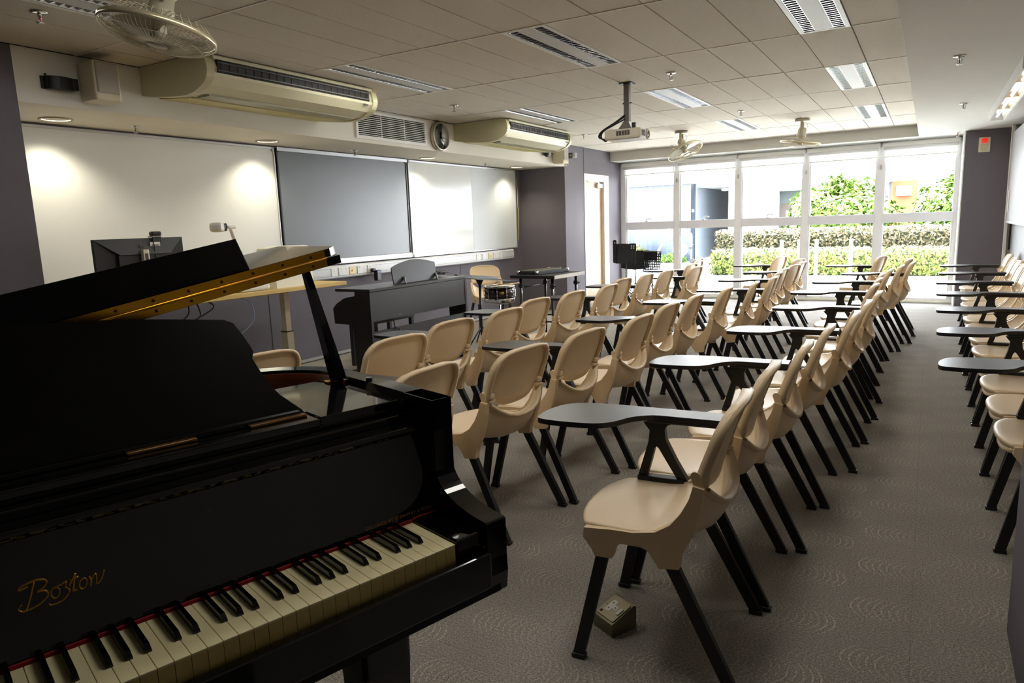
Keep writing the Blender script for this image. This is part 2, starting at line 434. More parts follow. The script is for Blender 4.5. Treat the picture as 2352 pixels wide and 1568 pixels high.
for y, k in ((5.455, 's'), (5.595, 'd'), (5.73, 'tv'), (5.885, 'd'), (6.02, 's'), (7.02, 'sw'), (8.27, 's'), (8.44, 'd'), (8.59, 'tv'), (8.75, 'd'), (8.87, 's')):
    socket(y-5.85, k)
t = thing('plug_adapter', 'black plug and small power adapter hanging from the trunking socket', 'adapter', (WX+.07, 6.04, .80))
obj('plug', MB().cyl((0, 0, .085), (.045, 0, .085), .024, n=16), M_BLACK, t)
obj('adapter_body', MB().box(.02, .075, .005, .075, -.035, .085, bev=.006), M_BLACK, t)
obj('indicator_label', MB().box(.0751, .0758, .02, .06, .055, .078), mat('blue_label', (70, 110, 170), .4), t)

# ------------------------------------------------------------------ bulkhead equipment
def aircon(label, y0, y1):
    t = thing('air_conditioner', label, 'air conditioner', (BX, (y0+y1)/2, 2.27))
    w = (y1-y0)/2; D = .72
    M_AC = mat('aged_cream_casing', (190, 184, 150), .4, var=.05); M_AC2 = mat('cream_panel', (204, 200, 170), .42, var=.04)
    prof = [(0, .232), (0, .075), (.05, .045), (.42, .005), (.55, .012), (.66, .055), (.70, .10), (.71, .15), (.69, .205), (.65, .23)]
    obj('body', MB().prism([(p[0], p[1]) for p in prof], -w+.05, w-.05, 'y'), M_AC2, t)
    prof2 = catmull([(0, .233, 0), (0, .07, 0), (.05, .038, 0), (.40, -.003, 0), (.56, .004, 0), (.68, .05, 0), (.722, .105, 0), (.722, .16, 0), (.70, .215, 0), (.66, .234, 0)], 3)
    for sy in (-1, 1):
        a, b = (sy*w, sy*(w-.055)); obj('end_cap', MB().prism([(p.x, p.y) for p in prof2], min(a, b), max(a, b), 'y'), M_AC, t)
    # louvre opening on the front face
    op = obj('outlet', MB().box(.60, .713, -w+.09, w-.09, .115, .205), mat('dark_outlet', (16, 15, 14), .7), t)
    for zz in (.135, .185): obj('vane', MB().box(.702, .722, -w+.09, w-.09, zz-.004, zz+.004), mat('grey_vane', (72, 70, 64), .45), op)
    nf = 22
    for k in range(nf):
        y = -w+.12+(2*w-.24)*k/(nf-1)
        obj('fin', MB().box(.69, .7165, y-.0015, y+.0015, .118, .203), M_BLKMET, op)
    obj('upper_lip', MB().box(.60, .722, -w+.055, w-.055, .203, .228, bev=.008), M_AC2, t)
    obj('lower_lip', MB().prism([(.55, .006), (.66, .045), (.712, .10), (.718, .118), (.60, .118), (.55, .06)], -w+.055, w-.055, 'y'), M_AC2, t)
    obj('intake_strip', MB().box(.44, .56, -w+.12, w-.12, -.004, .010), mat('vent_grille_cream', (150, 146, 118), .5), t)
    pw = (2*w-.16)/3
    for k in range(3):
        obj('filter_panel', MB().prism([(.07, .028), (.40, -.004), (.40, .004), (.07, .04)], -w+.08+k*pw+.004, -w+.08+(k+1)*pw-.004, 'y'), mat('yellowed_filter', (180, 170, 108), .5, var=.05), t)
    obj('badge', MB().box(.713, .716, w-.16, w-.11, .085, .098), M_BLKMET, t)
    return t
aircon('long cream ceiling air conditioner above the left whiteboard', 3.05, 4.68)
aircon('far cream air conditioner next to the wall clock', 6.80, 8.42)
t = thing('return_air_grille', 'white slatted air grille between the air conditioner and the clock', 'grille', (BX, 5.72, 2.235))
obj('backing', MB().box(.001, .004, -.53, .53, .0, .235), mat('dark_void', (12, 12, 14), .9), t)
for a, b, c, d in ((-.55, .55, -.02, .012), (-.55, .55, .222, .25), (-.55, -.52, .012, .222), (.52, .55, .012, .222)):
    obj('frame_bar', MB().box(.0, .016, a, b, c, d), TRIM, t)
for k in range(11): obj('slat', MB().box(.003, .017, -.52, .52, .021+k*.0185, .0265+k*.0185), TRIM, t)
for y in (-.18, .18): obj('stay', MB().box(.004, .012, y-.003, y+.003, .01, .222), TRIM, t)
t = thing('wall_clock', 'round silver wall clock with black numerals beside the grille', 'clock', (BX, 6.5, 2.34))
Mx = Matrix.Rotation(R(90), 4, 'Y')
obj('case', MB().lathe([(0, 0), (.155, 0), (.16, .02), (.158, .045), (.145, .055), (.138, .05), (.138, .03)], 40, M=Mx), mat('silver_case', (186, 180, 168), .3, .6), t)
obj('dial', MB().lathe([(0, .028), (.14, .028), (.14, .031), (0, .031)], 40, M=Mx), mat('dial_white', (236, 238, 238), .4), t)
MT = Matrix(((0, 0, 1, 0), (1, 0, 0, 0), (0, 1, 0, 0), (0, 0, 0, 1)))   # text xy -> world y,z facing +x
for hh in range(1, 13):
    a = R(90-30*hh); me = text_mesh(str(hh), .034, .0004); me.transform(Matrix.Translation((.0318, .113*math.cos(a), .113*math.sin(a))) @ MT)
    me.materials.append(M_BLKMET); obj('numeral', me, None, t)
for nm, a, ln, wd in (('hour_hand', R(90+22), .07, .008), ('minute_hand', R(90-104), .10, .006), ('second_hand', R(90-50), .11, .002)):
    d = Vector((0, math.cos(a), math.sin(a))); q = Vector((0, -math.sin(a), math.cos(a)))
    P = [d*-.02+q*wd/2, d*ln+q*wd/3, d*ln-q*wd/3, d*-.02-q*wd/2]
    obj(nm, MB().prism([(p.y, p.z) for p in P], .034, .0355, 'x'), M_BLKMET, t)
obj('glass', MB().lathe([(0, .046), (.139, .046), (.139, .048), (0, .048)], 32, M=Mx), glass('clear_glass'), t)

def speaker(label, y, z, yaw=0):
    t = thing('wall_speaker', label, 'speaker', (BX, y, z))
    obj('cabinet', MB().box(.03, .20, -.085, .085, 0, .245, bev=.012), mat('speaker_cream', (205, 196, 168), .5), t)
    obj('speaker_grille', MB().box(.192, .212, -.072, .072, .045, .235, bev=.01), mat('grille_cloth', (176, 170, 160), .9, bump=.3, bscale=700), t)
    obj('bracket', MB().box(0, .03, -.03, .03, .08, .17), M_CREAM, t)
    if yaw: t.rotation_euler = (0, 0, yaw)
    return t
speaker('cream wall speaker right of the black bracket on the left bulkhead', 2.70, 2.215)
speaker('cream wall speaker at the far end of the bulkhead', 9.30, 2.19)
t = thing('equipment_bracket', 'black wall bracket left of the cream speaker', 'bracket', (BX, 2.47, 2.31))
obj('wall_plate', MB().box(0, .012, -.075, -.02, -.035, .04), M_BLKMET, t)
obj('housing', MB().prism([(p.x, p.y) for p in catmull([(.012, -.06, 0), (.05, -.045, 0), (.075, 0, 0), (.07, .06, 0), (.05, .10, 0), (.012, .10, 0)], 4)], -.035, .04, 'z'), M_BLACK, t)
obj('knob', MB().cyl((.02, -.05, .04), (.02, -.05, .055), .006, n=10), M_BLKMET, t)
obj('end_block', MB().box(.012, .06, .09, .125, -.03, .04, bev=.004), M_BLKMET, t)
t = thing('dome_speaker', 'small round black monitor camera on the far bulkhead', 'camera', (BX, 8.98, 2.34))
obj('body', MB().lathe([(0, .02), (.05, .02), (.068, .05), (.068, .09), (.055, .105), (0, .105)], 28, M=Mx), M_BLACK, t)
obj('face', MB().lathe([(0, .1055), (.052, .1055), (.05, .112), (0, .114)], 28, M=Mx), mat('dark_grey_face', (96, 96, 98), .3), t)
obj('mount', MB().box(0, .03, -.03, .03, -.045, .045, bev=.006), M_STEEL, t)
t = thing('box_camera', 'small black box camera on an arm at the end of the bulkhead', 'camera', (BX, 9.62, 2.33))
obj('arm', MB().tube([(0, -.06, .03), (.05, -.02, .035), (.09, .03, .02)], .008, 8), M_BLKMET, t)
obj('body', MB().box(.05, .15, .0, .09, -.04, .04, bev=.006), M_BLACK, t)
obj('hood', MB().box(.15, .19, .005, .085, -.035, .035), mat('grey_lens_hood', (160, 163, 166), .3), t)
obj('logo_plate', MB().box(.11, .135, -.001, .0, -.006, .002), M_WHITE, t)
t = thing('conduit_channel', 'white open cable channel standing at the end of the bulkhead', 'cable channel', (BX, 9.66, 2.19))
obj('back', MB().box(0, .004, 0, .075, 0, .31), TRIM, t)
for y in (0, .071): obj('side', MB().box(.004, .03, y, y+.004, 0, .31), TRIM, t)
obj('cable', MB().tube(catmull([(.012, .03, .01), (.014, .036, .1), (.012, .028, .2), (.014, .034, .3)]), .006, 6), M_CREAM, t)

# ------------------------------------------------------------------ downlights in the soffit (lit)
M_GLOW = mat('lit_reflector', (255, 250, 230), .3, emit=(255, 240, 205), estr=5.0)
DL = [('at the left end of the soffit by the pillar', 2.72), ('above the right end of the left whiteboard', 4.55), ('above the start of the right whiteboard', 6.96), ('at the far end of the soffit by the dark recess wall', 9.10)]
DOWNLIGHT_W = 30.0
for lab, y in DL:
    t = thing('downlight', 'round lit downlight '+lab, 'downlight', (-5.28, y, ZS-.004), group='soffit downlights')
    obj('trim_ring', MB().lathe([(.088, .001), (.105, .0), (.108, -.006), (.098, -.010), (.088, -.004)], 36), mat('downlight_trim', (190, 180, 152), .4, .2), t)
    obj('reflector', MB().lathe([(.088, -.003), (.086, .002), (.0, .003)], 36), M_GLOW, t)
    ld = bpy.data.lights.new('downlight_lamp', 'SPOT'); ld.energy = DOWNLIGHT_W; ld.spot_size = R(128); ld.spot_blend = .7; ld.shadow_soft_size = .07; ld.color = (1.0, .91, .70)
    lo = bpy.data.objects.new('downlight_lamp', ld); COL.objects.link(lo); lo.parent = t; lo.location = (0, 0, -.02)

# ------------------------------------------------------------------ sprinklers
def sprinkler(label, x, y, z, s=1.0):
    t = thing('sprinkler', label, 'sprinkler', (x, y, z), group='ceiling sprinklers')
    obj('rosette', MB().lathe([(0, 0), (.04, 0), (.042, -.004), (.03, -.008), (0, -.010)], 24), M_CHROME, t)
    obj('frame', MB().cyl((0, 0, -.008), (0, 0, -.022), .010, n=12).tube([(-.011, 0, -.02), (-.014, 0, -.036), (-.006, 0, -.052)], .0025, 6).tube([(.011, 0, -.02), (.014, 0, -.036), (.006, 0, -.052)], .0025, 6), M_CHROME, t)
    obj('bulb', MB().cyl((0, 0, -.022), (0, 0, -.048), .003, n=8), mat('red_bulb', (170, 20, 30), .2), t)
    obj('deflector', MB().lathe([(0, -.052), (.019, -.053), (.019, -.056), (0, -.057)], 20), M_CHROME, t)
    return t
for lab, x, y, z in (('nearest ceiling sprinkler, top left beside the near fan', -4.0, 2.05, ZC), ('ceiling sprinkler above the wall clock', -4.04, 5.79, ZC),
    ('ceiling sprinkler right of the projector pole', -1.86, 5.74, ZC), ('ceiling sprinkler near the far end of the second air conditioner', -4.07, 8.84, ZC), ('ceiling sprinkler between the two far fans', -1.88, 8.28, ZC),
    ('soffit sprinkler between the first two downlights', -5.23, 3.26, ZS), ('soffit sprinkler above the interactive board', -5.3, 5.71, ZS), ('soffit sprinkler above the right whiteboard', -5.24, 8.18, ZS),
    ('nearest sprinkler on the low right soffit', .114, 5.755, ZR), ('second sprinkler along the low right soffit', .224, 8.29, ZR), ('sprinkler on the right soffit by the window', .26, 11.3, ZR), ('sprinkler at the left end of the window beam', -3.6, 11.2, ZC)):
    sprinkler(lab, x, y, z)

# ------------------------------------------------------------------ recessed ceiling lights
M_LOUV = mat('louvre_aluminium', (226, 228, 232), .22, .85, var=.02)
M_TUBE = mat('fluorescent_tube', (250, 250, 250), .4, emit=(235, 240, 255), estr=1.6)
M_PAN = mat('light_pan_white', (232, 232, 228), .45, var=.02)
def make_light():
    t = thing('ceiling_light', 'x', 'ceiling light', (0, 0, ZC), group='recessed ceiling lights')
    x0, x1 = -GSX+.004, -.004; y0, y1 = .006, GSY-.006
    pan = MB()
    pan.box(x0, x1, y0, y1, .075, .08)
    for a, b in ((x0, x0+.004), (x1-.004, x1)): pan.box(a, b, y0, y1, 0, .075)
    for a, b in ((y0, y0+.004), (y1-.004, y1)): pan.box(x0, x1, a, b, 0, .075)
    obj('housing', pan, M_PAN, t)
    for a, b in ((x0, x0+.026), (x1-.026, x1)): obj('edge_flange', MB().box(a, b, y0, y1, -.003, .004), M_PAN, t)
    for a, b in ((y0, y0+.02), (y1-.02, y1)): obj('edge_flange', MB().box(x0+.026, x1-.026, a, b, -.003, .004), M_PAN, t)
    c = (x0+x1)/2
    obj('centre_panel', MB().box(c-.052, c+.052, y0+.02, y1-.02, -.002, .006), mat('light_centre_grey', (205, 205, 206), .5), t)
    for sx in (-1, 1):
        cx = c+sx*.087; w = .034
        lv = MB()
        for q in (-1, 1):
            lv.prism([(cx+q*w, 0), (cx+q*w, .045), (cx+q*(w-.010), .03), (cx+q*(w-.002), 0)], y0+.02, y1-.02, 'y')
        nb = 26
        for k in range(nb):
            y = y0+.04+(y1-y0-.08)*k/(nb-1)
            lv.prism([(y-.001, .028), (y+.001, .028), (y+.004, .002), (y-.004, .002)], cx-w, cx+w, 'x')
        obj('louvre', lv, M_LOUV, t)
        obj('tube', MB().cyl((cx, y0+.03, .05), (cx, y1-.03, .05), .008, n=10), M_TUBE, t)
        obj('reflector', MB().prism([(cx-w, .074), (cx+w, .074), (cx+w, .070), (cx-w, .070)], y0+.02, y1-.02, 'y'), M_LOUV, t)
    return t
LL = {(0, 0): 'nearest of the three ceiling lights along the low right soffit', (0, 2): 'middle of the three ceiling lights along the low right soffit', (0, 4): 'farthest of the three ceiling lights along the low right soffit',
      (5, 0): 'large twin ceiling light in the middle of the ceiling in front of the projector', (5, 2): 'ceiling light just right of the projector pole', (5, 4): 'far ceiling light between the two small fans',
      (10, 0): 'twin ceiling light right of the first air conditioner', (10, 2): 'twin ceiling light beside the far air conditioner', (10, -2): 'ceiling light at the top left corner behind the near fan'}
lt0 = make_light(); first = True
for (i, j) in LIGHT_CELLS:
    if (i, j) not in LL: continue
    loc = (GX0-i*GSX, GY0+j*GSY, ZC); lab = 'recessed white '+LL[(i, j)] if len(LL[(i, j)].split()) < 14 else LL[(i, j)]
    if first: lt0.location = loc; lt0['label'] = lab; first = False
    else: dup(lt0, loc, 0, lab)
LL2 = {(5, -2): 'recessed white ceiling light overhead behind the picture, middle column', (0, -2): 'recessed white ceiling light overhead behind the picture, right column'}
for k, lab in LL2.items(): dup(lt0, (GX0-k[0]*GSX, GY0+k[1]*GSY, ZC), 0, lab)
FLUO_W = 10.5
for (i, j) in LIGHT_CELLS:
    ld = bpy.data.lights.new('fluorescent_lamp', 'AREA'); ld.shape = 'RECTANGLE'; ld.size = .24; ld.size_y = 1.15; ld.energy = FLUO_W*(.35 if i == 10 and j < 0 else 1); ld.color = (1.0, .96, .88)
    lo = bpy.data.objects.new('fluorescent_lamp', ld); COL.objects.link(lo); lo.location = (GX0-(i+.5)*GSX, GY0+(j+.5)*GSY, ZC-.006)

# wall-washer light trough on the right soffit
t = thing('trough_light', 'long white trough light under the right soffit near the dark pillar', 'ceiling light', (.56, 7.7, ZR))
Y0, Y1 = -1.65, 1.65
obj('body', MB().box(-.075, -.06, Y0, Y1, -.085, 0).box(.06, .075, Y0, Y1, -.085, 0).box(-.06, .06, Y0, Y0+.012, -.085, 0).box(-.06, .06, Y1-.012, Y1, -.085, 0).box(-.06, .06, Y0, Y1, -.012, 0), M_PAN, t)
obj('reflector', MB().prism([(-.058, -.075), (-.03, -.02), (.03, -.02), (.058, -.075), (.06, -.075), (.032, -.014), (-.032, -.014), (-.06, -.075)], Y0+.012, Y1-.012, 'y'), mat('trough_reflector', (236, 228, 214), .25, .4), t)
for k in range(3): obj('divider', MB().box(-.058, .058, -.85+k*.85-.004, -.85+k*.85+.004, -.06, -.015), mat('lamp_holder', (214, 190, 150), .5), t)
obj('tube', MB().cyl((0, Y0+.05, -.045), (0, Y1-.05, -.045), .013, n=12), M_TUBE, t)

# ------------------------------------------------------------------ oscillating ceiling fans
M_FAN = mat('aged_fan_enamel', (176, 170, 148), .4, var=.06); M_WIRE = mat('fan_wire', (190, 180, 150), .4, var=.05)
def make_fan(label, x, y, tilt, az):
    t = thing('ceiling_fan', label, 'fan', (x, y, ZC), group='caged ceiling fans')
    obj('mount_plate', MB().lathe([(0, 0), (.085, 0), (.088, -.006), (.088, -.03), (.08, -.034), (0, -.034)], 32), M_FAN, t)
    for sy in (-1, 1): obj('yoke_arm', MB().box(-.014, .014, sy*.046-.005, sy*.046+.005, -.15, -.03), M_FAN, t)
    obj('cable', MB().tube(catmull([(.02, .05, -.03), (.055, .07, -.07), (.04, .06, -.12), (.02, .03, -.15)]), .0035, 6), M_WHITE, t)
    T = Matrix.Translation((0, 0, -.15)) @ Matrix.Rotation(az, 4, 'Z') @ Matrix.Rotation(tilt, 4, 'Y')
    obj('motor', MB().lathe([(0, .05), (.035, .045), (.05, .02), (.05, -.02), (.056, -.03), (.056, -.06), (.04, -.085), (0, -.085)], 28, M=T), M_FAN, t)
    for sy in (-1, 1): obj('wing_nut', MB().cyl(T @ Vector((0, sy*.05, 0)), T @ Vector((0, sy*.07, 0)), .009, n=10), M_STEEL, t)
    rr = .235; zc = -.13
    bl = MB()
    for k in range(3):
        rows = []
        for a in range(7):
            r = .03+(.205-.03)*a/6; row = []
            for b in range(6):
                th = 2*PI*k/3+(b/5-.5)*(1.35-.25*abs(a/6-.6)); row.append(T @ Vector((r*math.cos(th), r*math.sin(th), zc+.026*(b/5-.5)*(.4+a/6))))
            rows.append(row)
        bl = MB().grid(rows); obj('blade', bl, mat('fan_blade', (150, 144, 118), .35, var=.04), t)
    obj('hub_cap', MB().lathe([(0, zc-.03), (.03, zc-.028), (.036, zc), (.03, zc+.03), (0, zc+.03)], 24, M=T), M_FAN, t)
    cg = MB()
    for k in range(72):
        a = 2*PI*k/72; c, s_ = math.cos(a), math.sin(a)
        up = [(.055, zc+.055), (.13, zc+.062), (.20, zc+.05), (rr, zc+.008)]; dn = [(.04, zc-.055), (.12, zc-.055), (.20, zc-.038), (rr, zc-.006)]
        if k % 2 == 0: cg.tube([T @ Vector((r*c, r*s_, z)) for r, z in up], .0013, 4)
        cg.tube([T @ Vector((r*c, r*s_, z)) for r, z in dn], .0011, 4)
    for r, z in ((.13, zc+.062), (.12, zc-.055), (.18, zc-.045)):
        cg.tube([T @ Vector((r*math.cos(2*PI*k/40), r*math.sin(2*PI*k/40), z)) for k in range(40)], .0014, 4, closed=True)
    w = obj('wire_guard', cg, M_WIRE, t); w['kind'] = 'stuff'
    obj('guard_ring', MB().lathe([(rr-.002, zc-.012), (rr+.004, zc-.012), (rr+.004, zc+.012), (rr-.002, zc+.012), (rr-.002, zc-.012)], 64, M=T), mat('guard_ring_metal', (196, 188, 158), .28, .6), t)
    obj('badge', MB().lathe([(0, zc-.058), (.042, zc-.058), (.045, zc-.054), (0, zc-.053)], 24, M=T), M_FAN, t)
    return t
make_fan('large caged ceiling fan at the top left corner', -2.95, 2.03, R(12), R(60))
make_fan('tilted caged ceiling fan above the window left of the other far fan', -2.94, 9.52, R(-27), R(-20))
make_fan('level caged ceiling fan above the window, right one of the pair', -1.42, 9.52, R(9), R(-20))

# ------------------------------------------------------------------ projector on its pole
t = thing('projector', 'white ceiling projector with looped black cables on a grey pole', 'projector', (-2.30, 5.9, ZC))
M_PRJ = mat('projector_white', (206, 200, 184), .45, var=.03); M_POLE = mat('grey_pole', (112, 108, 102), .5)
obj('ceiling_plate', MB().box(-.055, .055, -.055, .055, -.008, 0), M_BLKMET, t)
obj('pole', MB().box(-.024, .024, -.024, .024, -.33, -.008, bev=.003), M_POLE, t)
for k in range(4): obj('hole', MB().cyl((.0242, -.006, -.07-k*.05), (.0246, -.006, -.07-k*.05), .004, n=8), M_BLKMET, t)
obj('bolt', MB().cyl((-.04, 0, -.165), (.04, 0, -.165), .006, n=8), M_BLKMET, t)
obj('bracket', MB().prism([(-.024, -.32), (.024, -.32), (.05, -.38), (.05, -.385), (-.07, -.385), (-.07, -.38)], -.035, .035, 'y'), M_POLE, t)
bd = obj('body', MB().box(-.165, .165, -.13, .12, -.475, -.388, bev=.018), M_PRJ, t)
for k in range(5): obj('vent_slot', MB().box(-.05+k*.025, -.03+k*.025, -.132, -.129, -.445, -.405), mat('dark_slot', (70, 66, 58), .7), bd)
obj('lens_recess', MB().box(.164, .1675, -.09, -.02, -.455, -.405), M_BLKMET, bd)
obj('lens_hood', MB().lathe([(.038, -.003), (.042, 0), (.044, .012), (.03, .014), (.03, -.003)], 24, M=Matrix.Translation((.158, .055, -.43)) @ Mx), M_PRJ, bd)
obj('lens', MB().lathe([(0, .012), (.02, .011), (.03, .004)], 20, M=Matrix.Translation((.158, .055, -.43)) @ Mx), mat('lens_glass', (20, 22, 30), .05), bd)
obj('mount_plate', MB().box(-.10, .08, -.07, .07, -.390, -.384), M_POLE, t)
for k, dz in enumerate((0, .02, .035)):
    obj('cable', MB().tube(catmull([(-.01, -.03, -.30+dz), (-.09, -.06, -.34+dz*.5), (-.20-.01*k, -.05, -.385), (-.235-.012*k, -.02, -.43), (-.20, -.02, -.468+dz*.5), (-.165, -.03, -.458+dz*.4)]), .006, 6), M_BLACK, t)
obj('cable_plug', MB().box(.055, .085, -.04, -.01, -.385, -.335), M_BLACK, t)

# exit/call sign on the far pillar
t = thing('alarm_call_point', 'cream wall plate with a red lamp high on the far dark pillar', 'call point', (.56, 11.19, 2.14))
obj('plate', MB().box(-.065, .065, -.012, 0, -.08, .11, bev=.008), M_CREAM, t)
obj('lamp', MB().box(-.034, .034, -.03, -.012, .04, .095, bev=.006), mat('red_lamp', (200, 30, 20), .2, emit=(255, 40, 20), estr=.6), t)
obj('cover', MB().box(-.04, .035, -.016, -.012, -.065, .025, bev=.003), mat('cover_cream', (196, 190, 160), .5), t)
# ------------------------------------------------------------------ door in the side wall
M_DOOR = wood('pale_laminate_door', (196, 170, 142), (176, 148, 118), .5, 2.5, (1, 1, 14))
d = struct('door_1', MB().box(BX-.09, BX-.045, 10.40, 11.13, -.05, 2.0), M_DOOR)
struct('trim_4', MB().box(BX-.12, BX+.006, 10.34, 10.40, -.05, 2.11), TRIM)
struct('trim_5', MB().box(BX-.12, BX+.006, 11.13, 11.33, -.05, 2.11), mat('door_jamb_cream', (216, 208, 192), .5))
struct('trim_6', MB().box(BX-.12, BX+.008, 10.40, 11.13, 2.0, 2.11), TRIM)
for z in (.45, 1.05, 1.7): obj('edge_lipping', MB().box(BX-.046, BX-.043, 10.402, 10.41, z-.15, z+.15), mat('lipping', (176, 130, 84), .5), d)
obj('closer_body', MB().box(BX-.045, BX-.005, 10.90, 11.10, 1.90, 1.97, bev=.006), mat('closer_silver', (212, 210, 205), .4, .3), d)
obj('closer_arm', MB().box(BX-.03, BX-.018, 10.55, 11.0, 1.985, 2.0).box(BX-.03, BX-.018, 10.95, 11.0, 1.96, 1.99), TRIM, d)

# ------------------------------------------------------------------ window wall
M_WF = mat('white_window_frame', (238, 238, 240), .4, var=.02)
M_RAIL = mat('pale_grey_rail', (226, 226, 232), .5, var=.02)
M_GL = glass('window_glass')
def translucent(name, rgb):
    m = bpy.data.materials.new(name); m.use_nodes = True; nt = m.node_tree; b = nt.nodes['Principled BSDF']; o = nt.nodes['Material Output']
    tr_ = nt.nodes.new('ShaderNodeBsdfTranslucent'); mx = nt.nodes.new('ShaderNodeMixShader'); mx.inputs[0].default_value = .45
    no = nt.nodes.new('ShaderNodeTexNoise'); no.inputs['Scale'].default_value = 200
    bp = nt.nodes.new('ShaderNodeBump'); bp.inputs['Strength'].default_value = .1; nt.links.new(no.outputs['Fac'], bp.inputs['Height']); nt.links.new(bp.outputs[0], b.inputs['Normal'])
    b.inputs['Base Color'].default_value = (*lin(rgb), 1); tr_.inputs[0].default_value = (*lin(rgb), 1); b.inputs['Roughness'].default_value = .8
    nt.links.new(b.outputs[0], mx.inputs[1]); nt.links.new(tr_.outputs[0], mx.inputs[2]); nt.links.new(mx.outputs[0], o.inputs[0]); return m
M_BLIND = translucent('translucent_blind_fabric', (240, 240, 238))
XS = [-4.72, -3.745, -2.718, -1.69, -.664, .335]     # mullion centres
for k, x in enumerate(XS):
    struct('trim_%d' % (10+k), MB().box(x-.045, x+.045, YW-.05, YW+.07, 0, 2.33), M_WF)
for k in range(5):
    a, b = XS[k]+.045, XS[k+1]-.045
    w = struct('window_%d' % (k+1), MB().box(a, a+.022, YW-.02, YW+.04, .05, 2.28).box(b-.022, b, YW-.02, YW+.04, .05, 2.28).box(a, b, YW-.02, YW+.04, 0, .06).box(a, b, YW-.02, YW+.04, 2.28, 2.33), M_WF)
    obj('transom_rail', MB().box(a, b, YW-.06, YW+.045, 1.178, 1.312, bev=.006), M_RAIL, w)
    obj('upper_pane', MB().box(a+.02, b-.02, YW+.008, YW+.014, 1.31, 2.28), M_GL, w)
    obj('lower_pane', MB().box(a+.02, b-.02, YW+.008, YW+.014, .055, 1.18), M_GL, w)
    hd = obj('handle', MB().box((a+b)/2-.07, (a+b)/2-.03, YW-.07, YW-.02, 1.312, 1.325).tube(catmull([((a+b)/2-.05, YW-.045, 1.32), ((a+b)/2-.045, YW-.06, 1.355), ((a+b)/2, YW-.07, 1.365), ((a+b)/2+.05, YW-.07, 1.355)]), .010, 8), M_WF, w)
    # roller blind rolled almost up
    bl = thing('roller_blind', '%s white roller blind from the left, rolled up above the window' % ('first', 'second', 'third', 'fourth', 'fifth')[k], 'blind', ((a+b)/2, YW-.10, 2.30), group='roller blinds')
    hw = (XS[k+1]-XS[k])/2-.012
    obj('cassette', MB().box(-hw, hw, -.045, .045, -.03, .03, bev=.01), TRIM, bl)
    obj('roller', MB().cyl((-hw+.02, 0, -.045), (hw-.02, 0, -.045), .03, n=16), mat('blind_fabric', (232, 232, 230), .7), bl)
    obj('fabric', MB().box(-hw+.03, hw-.03, .024, .026, -.165, -.045), M_BLIND, bl)
    obj('bottom_bar', MB().box(-hw+.03, hw-.03, .018, .032, -.178, -.163, bev=.003), TRIM, bl)
for k, x in enumerate(XS[1:5]):
    tag(obj('blind_cord_cleat', MB().box(x-.012, x+.012, YW-.075, YW-.05, 1.96, 2.02, bev=.004).box(x-.006, x+.006, YW-.08, YW-.074, 1.97, 2.01), [M_STEEL]), 'small steel blind cleat on the %s window mullion from the left' % ('first', 'second', 'third', 'fourth')[k], 'cleat', 'blind cleats')
struct('trim_20', MB().box(BX, .35, YW-.08, YW+.08, -.02, .012), mat('cream_sill', (214, 208, 186), .5))
struct('wall_window_head', MB().box(BX-.2, RX+.2, YW+.02, YW+.3, 2.33, 3.4), TRIM)

# right-hand cabinet / sliding board frame at the far right
t = thing('sliding_board', 'white sliding board in a cream frame at the far right edge', 'board', (RX-.10, 9.6, 0))
obj('jamb', MB().box(-.01, .09, 1.33, 1.59, 0, 2.34), mat('jamb_cream', (214, 208, 194), .5), t)
obj('jamb_face', MB().box(-.03, .0, 1.24, 1.33, 0, 2.34), TRIM, t)
obj('panel', MB().box(-.02, .0, -1.5, 1.18, 1.17, 2.25, bev=.006), mat('sliding_panel_white', (226, 228, 232), .3), t)
obj('panel_lip', MB().box(-.03, .005, -1.5, 1.18, 1.15, 1.18), M_ALU, t)
obj('pull_handle', MB().box(-.035, -.02, 1.02, 1.06, 1.28, 1.55, bev=.006), TRIM, t)
obj('lower_panel', MB().box(.04, .06, -1.5, 1.18, .1, 1.15), mat('lower_panel_grey', (150, 152, 156), .5), t)
obj('strap', MB().box(.01, .03, 1.09, 1.11, .82, 1.16), M_BLACK, t)
